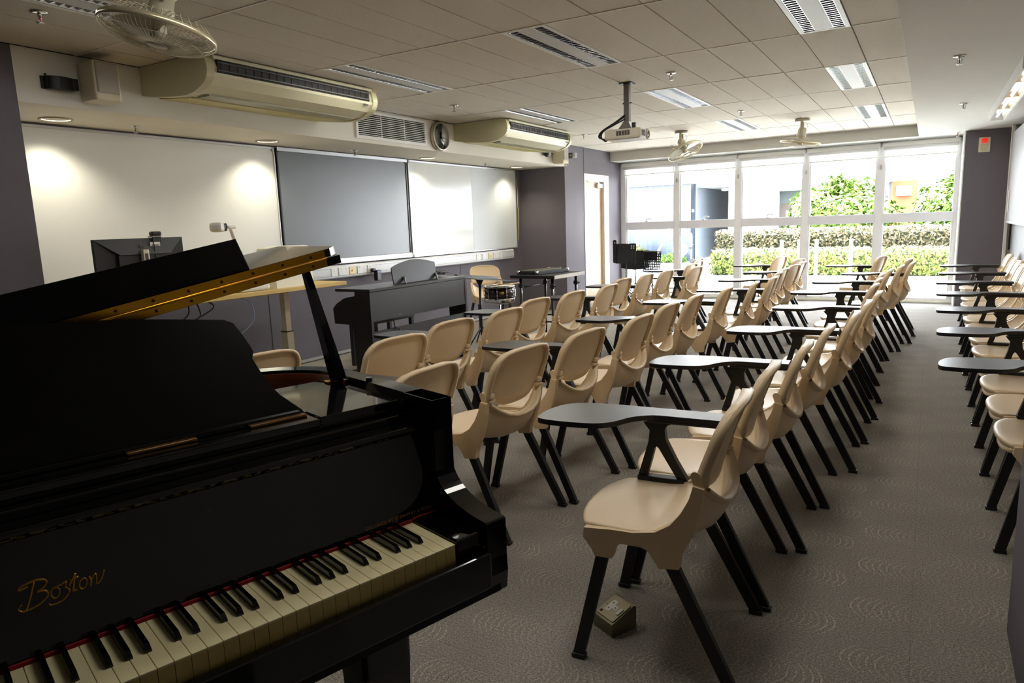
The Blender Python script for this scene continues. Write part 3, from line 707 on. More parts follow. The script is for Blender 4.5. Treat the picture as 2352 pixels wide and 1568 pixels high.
# ------------------------------------------------------------------ moulded tablet-arm chairs
M_SHELL = mat('beige_moulded_plastic', (222, 196, 158), .36, var=.03, scale=5, bump=.04, bscale=500)
M_SHELLB = mat('beige_plastic_inner', (217, 192, 156), .42, var=.03, scale=5, bump=.06, bscale=400)
M_PAD = mat('beige_vinyl_seat', (226, 203, 170), .36, var=.04, scale=4, bump=.05, bscale=200)
M_TAB = mat('grey_laminate_tablet', (52, 52, 56), .30, var=.05, spec=.6)
def hermite(tab, x):
    for (x0, y0), (x1, y1) in zip(tab, tab[1:]):
        if x <= x1: return y0+(y1-y0)*((x-x0)/(x1-x0) if x1 > x0 else 0)
    return tab[-1][1]
def build_chair():
    t = thing('tablet_chair', 'x', 'chair', (0, 0, 0))
    # seat shell: lofted between a centre and an edge profile (x, z), front to rear
    C = [(.246, .410), (.260, .426), (.248, .440), (.18, .437), (.08, .431), (-.01, .429), (-.07, .434), (-.118, .449), (-.155, .480), (-.172, .516)]
    Ed = [(.198, .404), (.212, .424), (.202, .437), (.135, .439), (.055, .441), (-.012, .454), (-.055, .482), (-.086, .522), (-.108, .566), (-.122, .604)]
    HW = [.188, .198, .202, .211, .215, .215, .213, .210, .208, .206]
    Cs = catmull([(a, b, 0) for a, b in C], 3); Es = catmull([(a, b, 0) for a, b in Ed], 3); Hs = catmull([(a, 0, 0) for a in HW], 3)
    us = [-1, -.94, -.86, -.74, -.55, -.3, 0, .3, .55, .74, .86, .94, 1]
    TH = [.030, .042, .040, .030, .028, .036, .04, .034, .022, .012]
    Ts = catmull([(a, 0, 0) for a in TH], 3)
    top = []; bot = []
    for k in range(len(Cs)):
        a, b = Cs[k], Es[k]
        pk, nk = Cs[max(k-1, 0)], Cs[min(k+1, len(Cs)-1)]
        tg = (nk-pk).normalized(); nr = Vector((-tg.y, tg.x, 0))   # points below/behind the sitter
        if nr.y > 0 and k < 18: nr = -nr
        r1 = []; r2 = []
        for u in us:
            w = abs(u)**2.6; p = a.lerp(b, w)
            r1.append(Vector((p.x, u*Hs[k].x, p.y)))
            th = Ts[k].x*(1-.75*abs(u)**3)+.004
            nn = Vector((-.35, 0, -1)).normalized() if k < 14 else Vector((-.95, 0, -.3)).normalized() if k > 21 else Vector((-.75, 0, -.66)).normalized()
            r2.append(r1[-1]+nn*th)
        top.append(r1); bot.append(r2)
    mb = MB(); mb.grid(top, 0); mb.grid(bot, 0, flip=True)
    n = len(top)
    for side in (0, len(us)-1):
        mb.grid([[top[k][side] for k in range(n)], [bot[k][side] for k in range(n)]], 0)
    for k in (0, n-1): mb.grid([top[k], bot[k]], 0)
    obj('seat', mb, M_PAD, t)
    # lip along the rear slot
    lip = [top[-1][i] for i in range(1, len(us)-1)]
    obj('slot_lip', MB().grid([[p+Vector((.004, 0, .003)) for p in lip], [p+Vector((-.030, 0, .006)) for p in lip]], 0).grid([[p+Vector((-.030, 0, .006)) for p in lip], [p+Vector((-.033, 0, -.008)) for p in lip]], 0).grid([[p+Vector((-.033, 0, -.008)) for p in lip], [p+Vector((-.008, 0, -.012)) for p in lip]], 0), M_SHELL, t)
    # backrest panel with a U shaped lower edge
    hw, r, zt = .207, .085, .808
    ys = [-.207, -.205, -.198, -.185, -.168, -.148, -.122, -.09, -.045, 0, .045, .09, .122, .148, .168, .185, .198, .205, .207]
    def ztop(y):
        a = abs(y)-(hw-r)
        return zt+.006*(1-(y/hw)**2) if a <= 0 else zt-r+math.sqrt(max(0, r*r-a*a))
    def zbot(y): return .562+.044*(abs(y)/.165)**4 if abs(y) < .165 else .606
    XP = [(.54, -.108), (.606, -.122), (.66, -.140), (.72, -.162), (.78, -.181), (.84, -.196)]
    fr = []; bk = []
    for y in ys:
        a, b = zbot(y), ztop(y); c1 = []; c2 = []
        for q in range(9):
            z = a+(b-a)*q/8; dx = -(.030-.05*max(0, z-.62))*(1-(y/hw)**2)
            x = hermite(XP, z)+dx
            c1.append(Vector((x, y, z))); c2.append(Vector((x-.007, y*.985, z)))
        fr.append(c1); bk.append(c2)
    mb = MB(); mb.grid(fr, 0); mb.grid(bk, 0, flip=True)
    mb.grid([[c[0] for c in fr], [c[0] for c in bk]], 0)
    obj('backrest', mb, M_SHELLB, t)
    # rim flange running up both sides and over the top
    per = [fr[0][q] for q in range(9)]+[c[-1] for c in fr[1:-1]]+[fr[-1][q] for q in range(8, -1, -1)]
    cen = Vector((-.2, 0, .68)); o1 = []; o2 = []; i1 = []; i2 = []
    for p in per:
        nrm = Vector((0, p.y, (p.z-.66) if p.z > .66 else 0))
        nrm = nrm.normalized() if nrm.length > 1e-5 else Vector((0, 1, 0))
        o1.append(p+nrm*.003+Vector((.006, 0, 0))); o2.append(p+nrm*.005+Vector((-.028, 0, 0))); i1.append(p-nrm*.009+Vector((.002, 0, 0))); i2.append(p-nrm*.009+Vector((-.028, 0, 0)))
    mb = MB(); mb.grid([o1, o2], 0); mb.grid([i2, i1], 0); mb.grid([o2, i2], 0); mb.grid([i1, o1], 0)
    for e in (0, -1): mb.add([o1[e], o2[e], i2[e], i1[e]], [(0, 1, 2, 3)])
    obj('back_rim', mb, M_SHELL, t)
    for sy in (-1, 1):
        # moulded shoulder bracket at the foot of the back
        obj('back_shoulder', MB().box(-.158, -.122, min(sy*.162, sy*.203), max(sy*.162, sy*.203), .596, .612, bev=.005).box(-.162, -.13, min(sy*.172, sy*.204), max(sy*.172, sy*.204), .612, .64, bev=.008), M_SHELL, t)
        M0 = Matrix.Translation((-.130, sy*.209, .612)) @ Matrix.Rotation(R(18), 4, 'Y')
        obj('side_button', MB().prism([(a, b) for a, b in rrect(-.013, .013, -.034, .034, .0125)], -.006, .006, 'y', M=M0), M_SHELL, t)
        # side apron with its arch
        P = [(.206, .430), (.128, .437), (.055, .439), (-.012, .452), (-.055, .480), (-.086, .520), (-.108, .564), (-.120, .606), (-.150, .600), (-.144, .55), (-.130, .49), (-.112, .44), (-.098, .412), (-.09, .395),
             (-.085, .375), (-.082, .350), (-.022, .342), (-.012, .36), (.012, .392), (.03, .398), (.09, .398), (.106, .388), (.118, .346), (.172, .344), (.186, .37), (.210, .40)]
        a, b = sorted((sy*.197, sy*.226))
        obj('side_apron', MB().prism(P, a, b, 'y'), M_SHELL, t)
        for (x0, z0, x1) in ((.147, .365, .226), (-.052, .368, -.238)):
            d = Vector((x1-x0, sy*.022, -z0)); lg = MB()
            a0 = Vector((x0, sy*.211, z0)); a1 = Vector((x1, sy*.233, .012))
            ux = Vector((0, 1, 0)); 
            nx = (a1-a0).cross(ux).normalized()
            vs = []
            for p, wv in ((a0, 1.0), (a1, .92)):
                for sx, sz in ((-1, -1), (1, -1), (1, 1), (-1, 1)): vs.append(p+ux*(sx*.011*wv)+nx*(sz*.0185*wv))
            lg.add(vs, [(0, 1, 5, 4), (1, 2, 6, 5), (2, 3, 7, 6), (3, 0, 4, 7), (0, 3, 2, 1), (4, 5, 6, 7)])
            L_ = obj('leg', lg, M_BLKMET, t)
            obj('foot_cap', MB().box(x1-.022, x1+.022, sy*.233-.014, sy*.233+.014, 0, .016, bev=.004), M_BLACK, L_)
    # writing tablet on the sitter's right
    out = catmull([(-.125, -.172, 0), (.02, -.172, 0), (.10, -.168, 0), (.16, -.125, 0), (.205, -.045, 0), (.26, -.008, 0), (.36, .004, 0), (.445, -.004, 0), (.468, -.04, 0), (.462, -.14, 0), (.42, -.225, 0), (.32, -.262, 0), (.12, -.266, 0), (-.125, -.266, 0)], 4, closed=False)
    poly = [(p.x, p.y) for p in out]
    obj('tablet_top', MB().prism(poly, .668, .686, 'z', mi=0, top=1), [M_BLACK, M_TAB], t)
    br = MB().box(-.118, .135, -.236, -.200, .648, .668, bev=.006)
    obj('tablet_rail', br, M_BLKMET, t)
    y0, y1 = -.232, -.204
    # Y shaped stanchion with an open triangle
    outl = [(.145, .650), (.135, .636), (.122, .62), (.128, .575), (.150, .50), (.165, .448), (.135, .446), (.118, .505), (.105, .558), (.098, .565), (.09, .558), (.045, .485), (.012, .43), (-.022, .432), (.03, .52), (.066, .59), (.070, .625), (.062, .642), (.045, .650)]
    obj('tablet_stanchion', MB().prism(outl, y0, y1, 'y'), M_BLKMET, t)
    obj('stanchion_foot', MB().box(.0, .165, y0-.002, y1+.01, .438, .456, bev=.004), M_BLKMET, t)
    return t
chair0 = build_chair()
CH_FIRST = [True]
TABS = ('tablet_top', 'tablet_rail', 'tablet_stanchion', 'stanchion_foot')
def place_chair(x, y, rz, label, group, tablet=True):
    if CH_FIRST[0] and tablet:
        CH_FIRST[0] = False
        chair0.location = (x, y, 0); chair0.rotation_euler = (0, 0, rz); chair0['label'] = label; chair0['group'] = group
        return chair0
    return dup(chair0, (x, y, 0), rz, label, group, skip=() if tablet else TABS)
ORD = ['first', 'second', 'third', 'fourth', 'fifth', 'sixth', 'seventh', 'eighth', 'ninth', 'tenth', 'eleventh', 'twelfth', 'thirteenth', 'fourteenth', 'fifteenth', 'sixteenth']
# back-top points measured for each row: x (back), y, extra yaw in degrees
ROWS = {
 'aisle': [(-.421, 2.120, 4), (-.427, 2.620, 3), (-.382, 3.123, 3), (-.352, 3.629, 2), (-.284, 4.171, 3), (-.263, 4.708, 2), (-.237, 5.27, 0), (-.29, 5.83, -2), (-.29, 6.34, -2), (-.30, 6.85, 0), (-.255, 7.36, -2), (-.18, 7.88, -2), (-.094, 8.40, -3), (-.137, 8.92, -8), (-.431, 9.60, -12)],
 'middle': [(-1.593, 2.147, 0), (-1.457, 2.652, -4), (-1.394, 3.171, -3), (-1.327, 3.75, 0), (-1.35, 4.32, 0), (-1.335, 4.852, 2), (-1.259, 5.42, 3), (-1.16, 5.93, 6), (-1.109, 6.43, 3), (-1.16, 6.96, 2), (-1.19, 7.483, 0), (-1.179, 8.02, -8), (-1.176, 8.58, 0), (-1.291, 9.07, -10), (-1.60, 9.66, -12)],
 'front': [(-2.513, 2.11, -8), (-2.205, 2.704, -5), (-2.289, 3.289, -3), (-2.251, 3.828, 0), (-2.364, 4.42, -2), (-2.318, 4.954, 0), (-2.264, 5.529, 2), (-2.388, 6.15, -2), (-2.34, 6.66, 2), (-2.303, 7.18, 0), (-2.15, 7.71, -3), (-2.353, 8.25, 0), (-2.431, 8.79, 0), (-2.591, 9.36, 0)],
 'wall': [(.775, 3.46, 0), (.775, 3.93, 0), (.775, 4.42, 0), (.78, 4.89, 0), (.78, 5.40, 0), (.785, 5.92, 0), (.785, 6.46, 0), (.785, 6.96, 0), (.79, 7.46, 0), (.80, 8.01, 0), (.82, 8.56, 0), (.83, 9.06, 0), (.84, 9.75, 0)],
}
WHERE = {'aisle': 'row along the aisle', 'middle': 'middle row', 'front': 'front row by the whiteboards', 'wall': 'right wall row'}
for rn, L_ in ROWS.items():
    for k, (bx, by, dy) in enumerate(L_):
        a = R(180+dy); tb = k % 2 == 0
        # back top sits .245 behind and roughly on the axis of the chair
        fx, fy = math.cos(a), math.sin(a)
        x = bx+.24*fx; y = by-.065+.24*fy
        near = ORD[k]+' beige chair from the '+('piano' if rn != 'wall' else 'near pillar')+', '
        place_chair(x, y, a, near+WHERE[rn]+(' (black tablet)' if tb else ''), 'beige chairs in the '+WHERE[rn], tb)
place_chair(-4.95, 7.72, R(-37), 'beige chair facing the room behind the snare drum', None, False)
# ------------------------------------------------------------------ grand piano (local axes: x along the keys to the treble, y away from the player)
M_EB = mat('polished_ebony', (7, 6, 6), .06, var=.1, spec=.5, coat=.35)
M_EBS = mat('satin_ebony', (8, 7, 7), .26, var=.15, scale=20, spec=.22)
M_IV = mat('ivory_key', (240, 228, 180), .25, var=.03)
M_MAH = wood('mahogany_inner_rim', (96, 44, 16), (64, 26, 9), .3, 4, (2, 2, 14))
M_GOLDL = mat('gold_leaf_lettering', (190, 140, 50), .35, .7, var=.1)
M_FELT = mat('red_felt', (150, 22, 34), .9)
pn = thing('grand_piano', 'black polished grand piano with raised lid and open keyboard in the foreground', 'piano', (-.761, 1.025, 0), R(72.97))
def P(name, mb, m, parent=None): return obj(name, mb, m, parent or pn)
UB = -1.222; UL = -1.338; UR = .118
# keys
wk = MB().box(-.0231, -.0004, 0, .150, .726, .730, bev=.0008).box(-.0230, -.0005, .001, .150, .690, .7262, mi=1).mesh('white_key', [M_IV, mat('yellowed_key_front', (222, 196, 120), .4, var=.05)])
for i in range(52): obj('white_key', wk, None, pn, (-i*.0235, 0, 0))
bkm = MB()
bw = .0053
vs = []
for y, z, w in ((.050, .728, bw), (.052, .7335, bw*.95), (.062, .7415, bw*.78), (.152, .7425, bw*.78), (.152, .728, bw)):
    pass
bkm.add([(-bw, .050, .726), (bw, .050, .726), (bw, .152, .726), (-bw, .152, .726), (-bw*.74, .060, .7415), (bw*.74, .060, .7415), (bw*.74, .152, .7420), (-bw*.74, .152, .7420), (-bw*.9, .0515, .733), (bw*.9, .0515, .733)],
        [(0, 3, 2, 1), (4, 5, 6, 7), (0, 1, 9, 8), (8, 9, 5, 4), (1, 2, 6, 5, 9), (3, 0, 8, 4, 7), (2, 3, 7, 6)])
bk_me = bkm.mesh('black_key', M_EB)
# white i counts down from C8; black keys sit between i and i+1 when the pair is not C-B (0) or F-E (4)
off = {1: .0025, 2: 0, 3: -.0025, 5: .002, 6: -.002}
for i in range(51):
    k = i % 7
    if k in off: obj('black_key', bk_me, None, pn, (-(i+1)*.0235+off[k], 0, 0))
P('key_felt', MB().box(UB, .002, .147, .152, .728, .736), M_FELT)
P('felt_end', MB().box(.002, .066, .147, .152, .735, .738), M_FELT)
# cheek blocks, key slip, key bed
for a, b, n_ in ((.002, .067, 'cheek_block'), (UL+.05, UB-.002, 'cheek_block')): P(n_, MB().box(a, b, -.002, .15, .66, .737, bev=.004), M_EB)
P('key_slip', MB().box(UL+.05, .068, -.028, -.006, .622, .698, bev=.004), M_EB)
P('key_bed', MB().box(UL+.01, .10, -.015, .60, .60, .66), M_EBS)
# arms
arm = [(-.013, .60), (-.018, .64), (-.016, .675), (-.016, .752)]+[(p.x, p.y) for p in catmull([(-.012, .755, 0), (.03, .759, 0), (.075, .768, 0), (.122, .789, 0), (.150, .82, 0), (.160, .86, 0), (.158, .89, 0), (.150, .915, 0), (.149, .98, 0)], 4)]+[(.26, .98), (.26, .60)]
for a, b in ((.068, UR), (UL, UL+.05)): P('arm', MB().prism(arm, a, b, 'x'), M_EB)
P('hinge_screw', MB().cyl((.0665, -.004, .70), (.068, -.004, .70), .004, n=10), M_BRASS)
# fallboard leaning back, lettering on it
fa = Vector((0, .153, .722)); fb = Vector((0, .197, .903)); fd = (fb-fa).normalized(); fnm = Vector((0, -fd.z, fd.y))
fbd = P('fallboard', MB().prism([(.153, .722), (.197, .903), (.213, .905), (.169, .722)], UB-.045, .066, 'x'), M_EB)
FM = Matrix(((1, 0, 0, 0), (0, fd.y, fnm.y, 0), (0, fd.z, fnm.z, 0), (0, 0, 0, 1)))    # text x,y -> fallboard plane
def fall_text(me, u, h, m, name):
    me.transform(Matrix.Translation((u, fa.y+fd.y*h+fnm.y*.0004, fa.z+fd.z*h+fnm.z*.0004)) @ FM)
    me.materials.append(m); obj(name, me, None, fbd)
fall_text(text_mesh('DESIGNED BY STEINWAY & SONS', .0098, .0002, 0.0, 'CENTER', 1.12), -.024, .024, M_GOLDL, 'small_lettering')
# "Boston" drawn as a script line
def script_word():
    mb = MB(); r = .0021
    S = [
     [(.022, .050), (.002, .047), (.012, .056), (.040, .060), (.058, .056)],
     [(.036, .058), (.028, .035), (.018, .010), (.010, -.004), (.004, -.006)],
     [(.058, .056), (.062, .048), (.052, .036), (.038, .031), (.056, .028), (.060, .016), (.046, .003), (.026, -.004), (.006, -.006), (-.004, .002), (.004, .012)],
     [(.080, .028), (.070, .026), (.066, .012), (.072, .002), (.081, .006), (.085, .020), (.080, .029), (.090, .030)],
     [(.090, .030), (.102, .034), (.098, .022), (.106, .012), (.100, .0), (.086, -.010), (.064, -.012), (.058, -.006)],
     [(.106, .020), (.124, .048)], [(.124, .048), (.116, .020), (.114, .006), (.122, .006)], [(.110, .034), (.130, .037)],
     [(.140, .029), (.131, .024), (.128, .010), (.134, .003), (.142, .008), (.146, .022), (.141, .030)],
     [(.152, .030), (.155, .018), (.151, .003)], [(.154, .014), (.162, .028), (.168, .030), (.168, .018), (.166, .005), (.172, .006), (.180, .016), (.188, .034)]]
    for s in S:
        pts = catmull([(a, b, 0) for a, b in s], 5)
        for q, w in ((0, 1.0),): mb.tube(pts, r*(1.5 if len(s) < 6 else 1.15), 5)
    return mb.mesh('script', M_GOLDL)
me = script_word(); me.transform(Matrix.Scale(.6, 4)); me.materials.clear()
fall_text(me, -.672, .085, M_GOLDL, 'brand_lettering')
hb = MB()
for k in range(60):
    u = UB+.02+k*(1.2/60); hb.cyl((u, .199, .9065), (u+(.012 if k % 2 else .0165), .199, .9065), .0032, n=8)
h_ = P('fallboard_hinge', hb, mat('dull_hinge', (92, 84, 50), .35, .8)); h_['kind'] = 'stuff'
P('fallboard_lip', MB().box(UB-.045, .072, .188, .236, .9085, .922, bev=.004), M_EB)
P('front_rail', MB().box(UB-.05, .072, .236, .262, .89, .938, bev=.004), M_EB)
P('action_block', MB().box(-.80, -.79, .27, .42, .90, .94).box(-.31, -.30, .27, .42, .90, .94), M_MAH)
# outer rim (continuous bent case) and its inner lining
RIM = catmull([(.118, .15, 0), (.122, .35, 0), (.122, .52, 0), (.108, .66, 0), (.045, .755, 0), (-.03, .805, 0), (-.16, .87, 0), (-.33, .96, 0), (-.50, 1.10, 0), (-.64, 1.30, 0), (-.80, 1.48, 0), (-.98, 1.57, 0), (-1.18, 1.58, 0), (-1.30, 1.50, 0), (-1.338, 1.36, 0), (-1.338, .9, 0), (-1.338, .15, 0)], 5)
def offset(path, d):
    out = []
    for i, p in enumerate(path):
        t_ = (path[min(i+1, len(path)-1)]-path[max(i-1, 0)]).normalized(); out.append(p+Vector((-t_.y, t_.x, 0))*d)
    return out
def wall_strip(path, d, z0, z1):
    q = offset(path, d); n = len(path); mb = MB()
    a = [Vector((p.x, p.y, z0)) for p in path]; b = [Vector((p.x, p.y, z1)) for p in path]; c = [Vector((p.x, p.y, z1)) for p in q]; e = [Vector((p.x, p.y, z0)) for p in q]
    mb.grid([a, b], 0, True); mb.grid([b, c], 0, False); mb.grid([c, e], 0, True); mb.grid([e, a], 0, False)
    for k in (0, n-1): mb.add([a[k], b[k], c[k], e[k]], [(0, 1, 2, 3)])
    return mb
P('rim', wall_strip(RIM, .048, .62, .980), M_EB)
P('inner_rim', wall_strip([p for p in offset(RIM, .0485) if p.y > .50], .010, .80, .972), M_MAH)
IN = offset(RIM, .058)
P('soundboard', MB().prism([(p.x, p.y) for p in IN if p.y > .45], .80, .806, 'z'), wood('spruce', (190, 140, 70), (160, 110, 48), .4, 3, (10, 1, 1)))
IN2 = [p for p in offset(RIM, .085) if p.y > .45]
P('iron_plate', MB().prism([(p.x, p.y) for p in IN2], .875, .885, 'z'), mat('gold_iron_plate', (176, 128, 52), .35, .8, var=.1))
# sliding music tray
P('tray', MB().box(-1.09, -.131, .262, .52, .946, .962, bev=.003), M_EB)
P('tray_wing', MB().box(-.129, .064, .268, .60, .944, .964, bev=.003), M_EB)
P('tray_wing', MB().box(-1.284, -1.092, .268, .60, .944, .964, bev=.003), M_EB)
P('tray_rail', MB().box(-1.28, .064, .266, .284, .925, .948, bev=.003), M_EB)
for u in (-.20, -.42, -.80, -1.02): P('tray_latch', MB().box(u-.06, u+.06, .302, .318, .962, .968, bev=.002), mat('worn_brass', (150, 112, 70), .3, .8))
P('caster_pad', MB().cyl((.09, .44, .980), (.09, .44, .986), .008, n=14), M_BLKMET)
# music desk
def desk_poly():
    rt = [(-.135, 0), (-.150, .018), (-.172, .045), (-.188, .075), (-.197, .11), (-.203, .135), (-.196, .15), (-.199, .165), (-.208, .195), (-.218, .222), (-.235, .232)]
    tp = [(-.235-(.61-.235)*k/6, .232+.036*math.sin(PI/2*k/6)) for k in range(1, 7)]
    rp = rt+tp
    return rp+[(-1.22-a, b) for a, b in rp[::-1][1:]]
db, dt = Vector((0, .338, .966)), Vector((0, .462, 1.158)); dd = (dt-db).normalized(); dn = Vector((0, -dd.z, dd.y))
DM = Matrix(((1, 0, 0, 0), (0, dd.y, dn.y, db.y), (0, dd.z, dn.z, db.z), (0, 0, 0, 1)))
P('music_desk', MB().prism([(a, b) for a, b in desk_poly()], -.010, .006, 'z', M=DM), M_EBS)
P('desk_ledge', MB().box(-1.08, -.145, .318, .345, .9625, .972, bev=.002), M_EB)
for u in (-.32, -.90): P('desk_strut', MB().tube([(u, .36, .99), (u, .47, .965)], .006, 8), M_BRASS)
# lid, hinged on the bass side and raised on its short prop
LA = math.atan2(1.262-.985, 1.44)
LM = Matrix.Translation((UL-.002, 0, .985)) @ Matrix.Rotation(-LA, 4, 'Y') @ Matrix.Translation((-UL+.002, 0, 0))
LID = [(p.x, p.y) for p in offset(RIM, -.012)]
LPOLY = [(.128, .555)]+[(a, b) for a, b in LID if b > .56]+[(UL-.012, .555)]
P('lid', MB().prism(LPOLY, 0, .020, 'z', M=LM), M_EB)
FP = [(UL-.01, .555), (.105, .555), (.128, .575), (.128, .90), (UL-.01, .90)]
P('lid_flap', MB().prism(FP, .023, .042, 'z', M=LM), M_EB)
for z0, z1 in ((.001, .0195), (.0235, .0415)):
    P('lid_hinge', MB().box(-1.25, .088, .5515, .556, z0, z1, M=LM), M_BRASS)
    sc = MB()
    for k in range(18):
        u = -1.2+k*.0735; q = LM @ Vector((u, .551, (z0+z1)/2)); q2 = LM @ Vector((u, .5500, (z0+z1)/2))
        o = obj('hinge_screw', MB().cyl(q, q2, .0032, n=8), mat('dark_brass', (70, 48, 16), .4, .7), pn)
P('lid_hinge_pin', MB().cyl(LM @ Vector((-1.25, .551, .0213)), LM @ Vector((.09, .551, .0213)), .003, n=8), M_BRASS)
# upright cover board resting on the folded flap
ub0 = Vector((0, .560, .043)); bt = R(24)
BM_ = LM @ Matrix.Translation(ub0) @ Matrix.Rotation(-bt, 4, 'X')
P('cover_board', MB().box(-1.32, -.098, 0, .010, 0, .078, M=BM_, bev=.002), M_EBS)
# prop
a, b = Vector((.058, .535, .972)), Vector((.05, .655, 1.249)); ax = Vector((1, 0, 0)); d_ = (b-a).normalized(); ay = d_.cross(ax).normalized()
vs = []
for p, w in ((a, .017), (a.lerp(b, .10), .017), (b, .009)):
    for sx, sy in ((-1, -1), (1, -1), (1, 1), (-1, 1)): vs.append(p+ax*sx*w*.8+ay*sy*w)
fs = [(0, 3, 2, 1), (8, 9, 10, 11)]
for r_ in (0, 4): fs += [(r_, r_+1, r_+5, r_+4), (r_+1, r_+2, r_+6, r_+5), (r_+2, r_+3, r_+7, r_+6), (r_+3, r_, r_+4, r_+7)]
P('lid_prop', MB().add(vs, fs), M_EB)
P('prop_socket', MB().box(.035, .08, .545, .57, .964, .969, bev=.002), M_BRASS)
P('prop_cup', MB().cyl((.05, .652, 1.243), (.05, .66, 1.256), .014, n=14), M_BRASS)
P('lid_catch', MB().prism([(-.10, .90), (-.065, .90), (-.07, .945), (-.078, .96), (-.092, .96), (-.098, .945)], .79, .80, 'y'), M_BRASS)
# legs
def leg(u, v, s=.052):
    l = P('leg', MB().prism(rrect(-s, s, -s, s, .012), .52, .60, 'z', M=Matrix.Translation((u, v, 0))), M_EB)
    vs = []
    for z, w in ((.52, s*.92), (.09, s*.62)):
        for sx, sy in ((-1, -1), (1, -1), (1, 1), (-1, 1)): vs.append((u+sx*w, v+sy*w, z))
    obj('shaft', MB().add(vs, [(0, 3, 2, 1), (4, 5, 6, 7), (0, 1, 5, 4), (1, 2, 6, 5), (2, 3, 7, 6), (3, 0, 4, 7)]), M_EB, l)
    obj('caster', MB().cyl((u, v, .03), (u, v, .095), .016, n=12).cyl((u-.014, v, .03), (u+.014, v, .03), .03, n=20), M_BRASS, l)
leg(-.15, .075); leg(-1.10, .075); leg(-.72, 1.20)
# ------------------------------------------------------------------ teacher's desk and what stands on it
M_OAK = wood('pale_oak_top', (214, 184, 112), (198, 164, 92), .42, 2.0, (10, 1, 10))
M_LEGC = mat('cream_steel_leg', (205, 196, 166), .45)
t = thing('standing_desk', 'pale wood standing desk with cream steel legs under the left whiteboard', 'desk', (-4.80, 3.45, 0))
obj('desktop', MB().box(-.37, .36, -1.15, 1.11, .868, .900, bev=.003), M_OAK, t)
obj('edge_band', MB().box(-.37, .361, 1.108, 1.113, .869, .899), mat('white_edge_band', (226, 220, 200), .5), t)
for y in (-.75, .66):
    l = obj('leg', MB().box(.02, .10, y-.035, y+.035, .03, .50, bev=.003), M_LEGC, t)
    obj('inner_column', MB().box(.030, .09, y-.027, y+.027, .50, .84, bev=.003), mat('cream_column', (214, 206, 184), .45), l)
    obj('collar', MB().box(.019, .101, y-.036, y+.036, .497, .505), M_BLACK, l)
    obj('foot', MB().box(-.30, .33, y-.035, y+.035, 0, .03, bev=.004), M_LEGC, l)
obj('cross_rail', MB().box(.02, .06, -.75, .66, .83, .868), M_LEGC, t)
def cable(name, label, pts, r, m):
    return tag(obj(name, MB().tube(catmull(pts, 6), r, 6), m), label, 'cable')
M_BLUEC = mat('pale_blue_cable', (160, 178, 206), .5)
cable('network_cable', 'pale blue network cable looping below the desk', [(-4.62, 3.55, .862), (-4.58, 3.64, .80), (-4.60, 3.66, .66), (-4.66, 3.55, .55), (-4.72, 3.38, .48)], .004, M_BLUEC)
for k, (dy, dz, lb) in enumerate(((0, 0, 'left-hand black cable hanging below the desk top'), (.07, -.03, 'middle black cable hanging below the desk top'), (.16, .02, 'right-hand black cable hanging below the desk top'))):
    cable('power_cable', lb, [(-4.62, 3.12+dy, .862), (-4.60, 3.10+dy*1.3, .78+dz), (-4.62, 3.0+dy*.6, .70), (-4.66, 2.95+dy, .60+dz)], .0055, M_BLACK)
# monitor seen from behind
t = thing('monitor', 'black computer monitor seen from behind with a label and silver stand', 'monitor', (-4.50, 2.75, .90))
M_MON = mat('monitor_back_black', (20, 20, 21), .38); M_MON2 = mat('monitor_back_grey', (46, 46, 47), .42)
obj('rear_shell', MB().box(-.035, -.012, -.31, .31, .06, .44, bev=.004), M_MON, t)
tz = [(-.31, .438), (.31, .438), (.19, .335), (-.16, .335)]
obj('upper_bevel', MB().add([(-.0118, -.305, .436), (-.0118, .305, .436), (.020, .19, .335), (.020, -.16, .335)], [(0, 1, 2, 3)]).add([(-.0118, -.305, .436), (-.0118, .305, .436), (-.0118, .19, .335), (-.0118, -.16, .335)], [(0, 3, 2, 1)]).add([(-.0118, -.305, .436), (.020, -.16, .335), (-.0118, -.16, .335)], [(0, 1, 2)]).add([(-.0118, .305, .436), (-.0118, .19, .335), (.020, .19, .335)], [(0, 1, 2)]).add([(.020, -.16, .335), (.020, .19, .335), (-.0118, .19, .335), (-.0118, -.16, .335)], [(0, 1, 2, 3)]), M_MON2, t)
obj('lower_back', MB().box(-.012, .012, -.17, .20, .08, .335, bev=.004), M_MON, t)
obj('screen', MB().box(-.037, -.0352, -.30, .30, .07, .43), mat('dark_screen', (10, 10, 12), .2), t)
st = obj('stand', MB().box(.012, .045, -.02, .02, .0, .365, bev=.003), mat('silver_stand', (206, 200, 178), .35, .3), t)
obj('stand_slot', MB().box(.0452, .0458, -.011, .011, .05, .34), mat('stand_slot_dark', (60, 58, 54), .5), st)
obj('stand_base', MB().box(-.10, .10, -.13, .13, 0, .012, bev=.004), mat('silver_stand', (206, 200, 178), .35, .3), t)
lab = obj('asset_label', MB().box(.0085, .0105, .055, .125, .385, .412, M=Matrix.Translation((0, 0, 0))), M_WHITE, t)
obj('barcode', MB().box(.0106, .0109, .063, .117, .388, .394), M_BLKMET, lab)
for k in range(4): obj('logo_stroke', MB().prism([(-.022+k*.010, .37 if k else .376), (-.020+k*.010, .37 if k else .376), (-.013+k*.010, .392+(.016 if k == 0 else 0)), (-.015+k*.010, .392+(.016 if k == 0 else 0))], .006, .0115, 'x'), mat('logo_grey', (120, 116, 100), .4), t)
t = thing('webcam', 'small black webcam clipped on top of the monitor', 'webcam', (-4.505, 2.86, 1.346))
obj('body', MB().box(-.025, .02, -.035, .035, .004, .036, bev=.010), M_BLACK, t)
obj('clip', MB().box(.006, .014, -.032, .032, -.035, .004, bev=.003).box(-.04, .014, -.034, .034, -.004, .004, bev=.002), M_BLACK, t)
obj('trim_band', MB().box(-.03, .022, -.037, .037, .001, .005), M_STEEL, t)
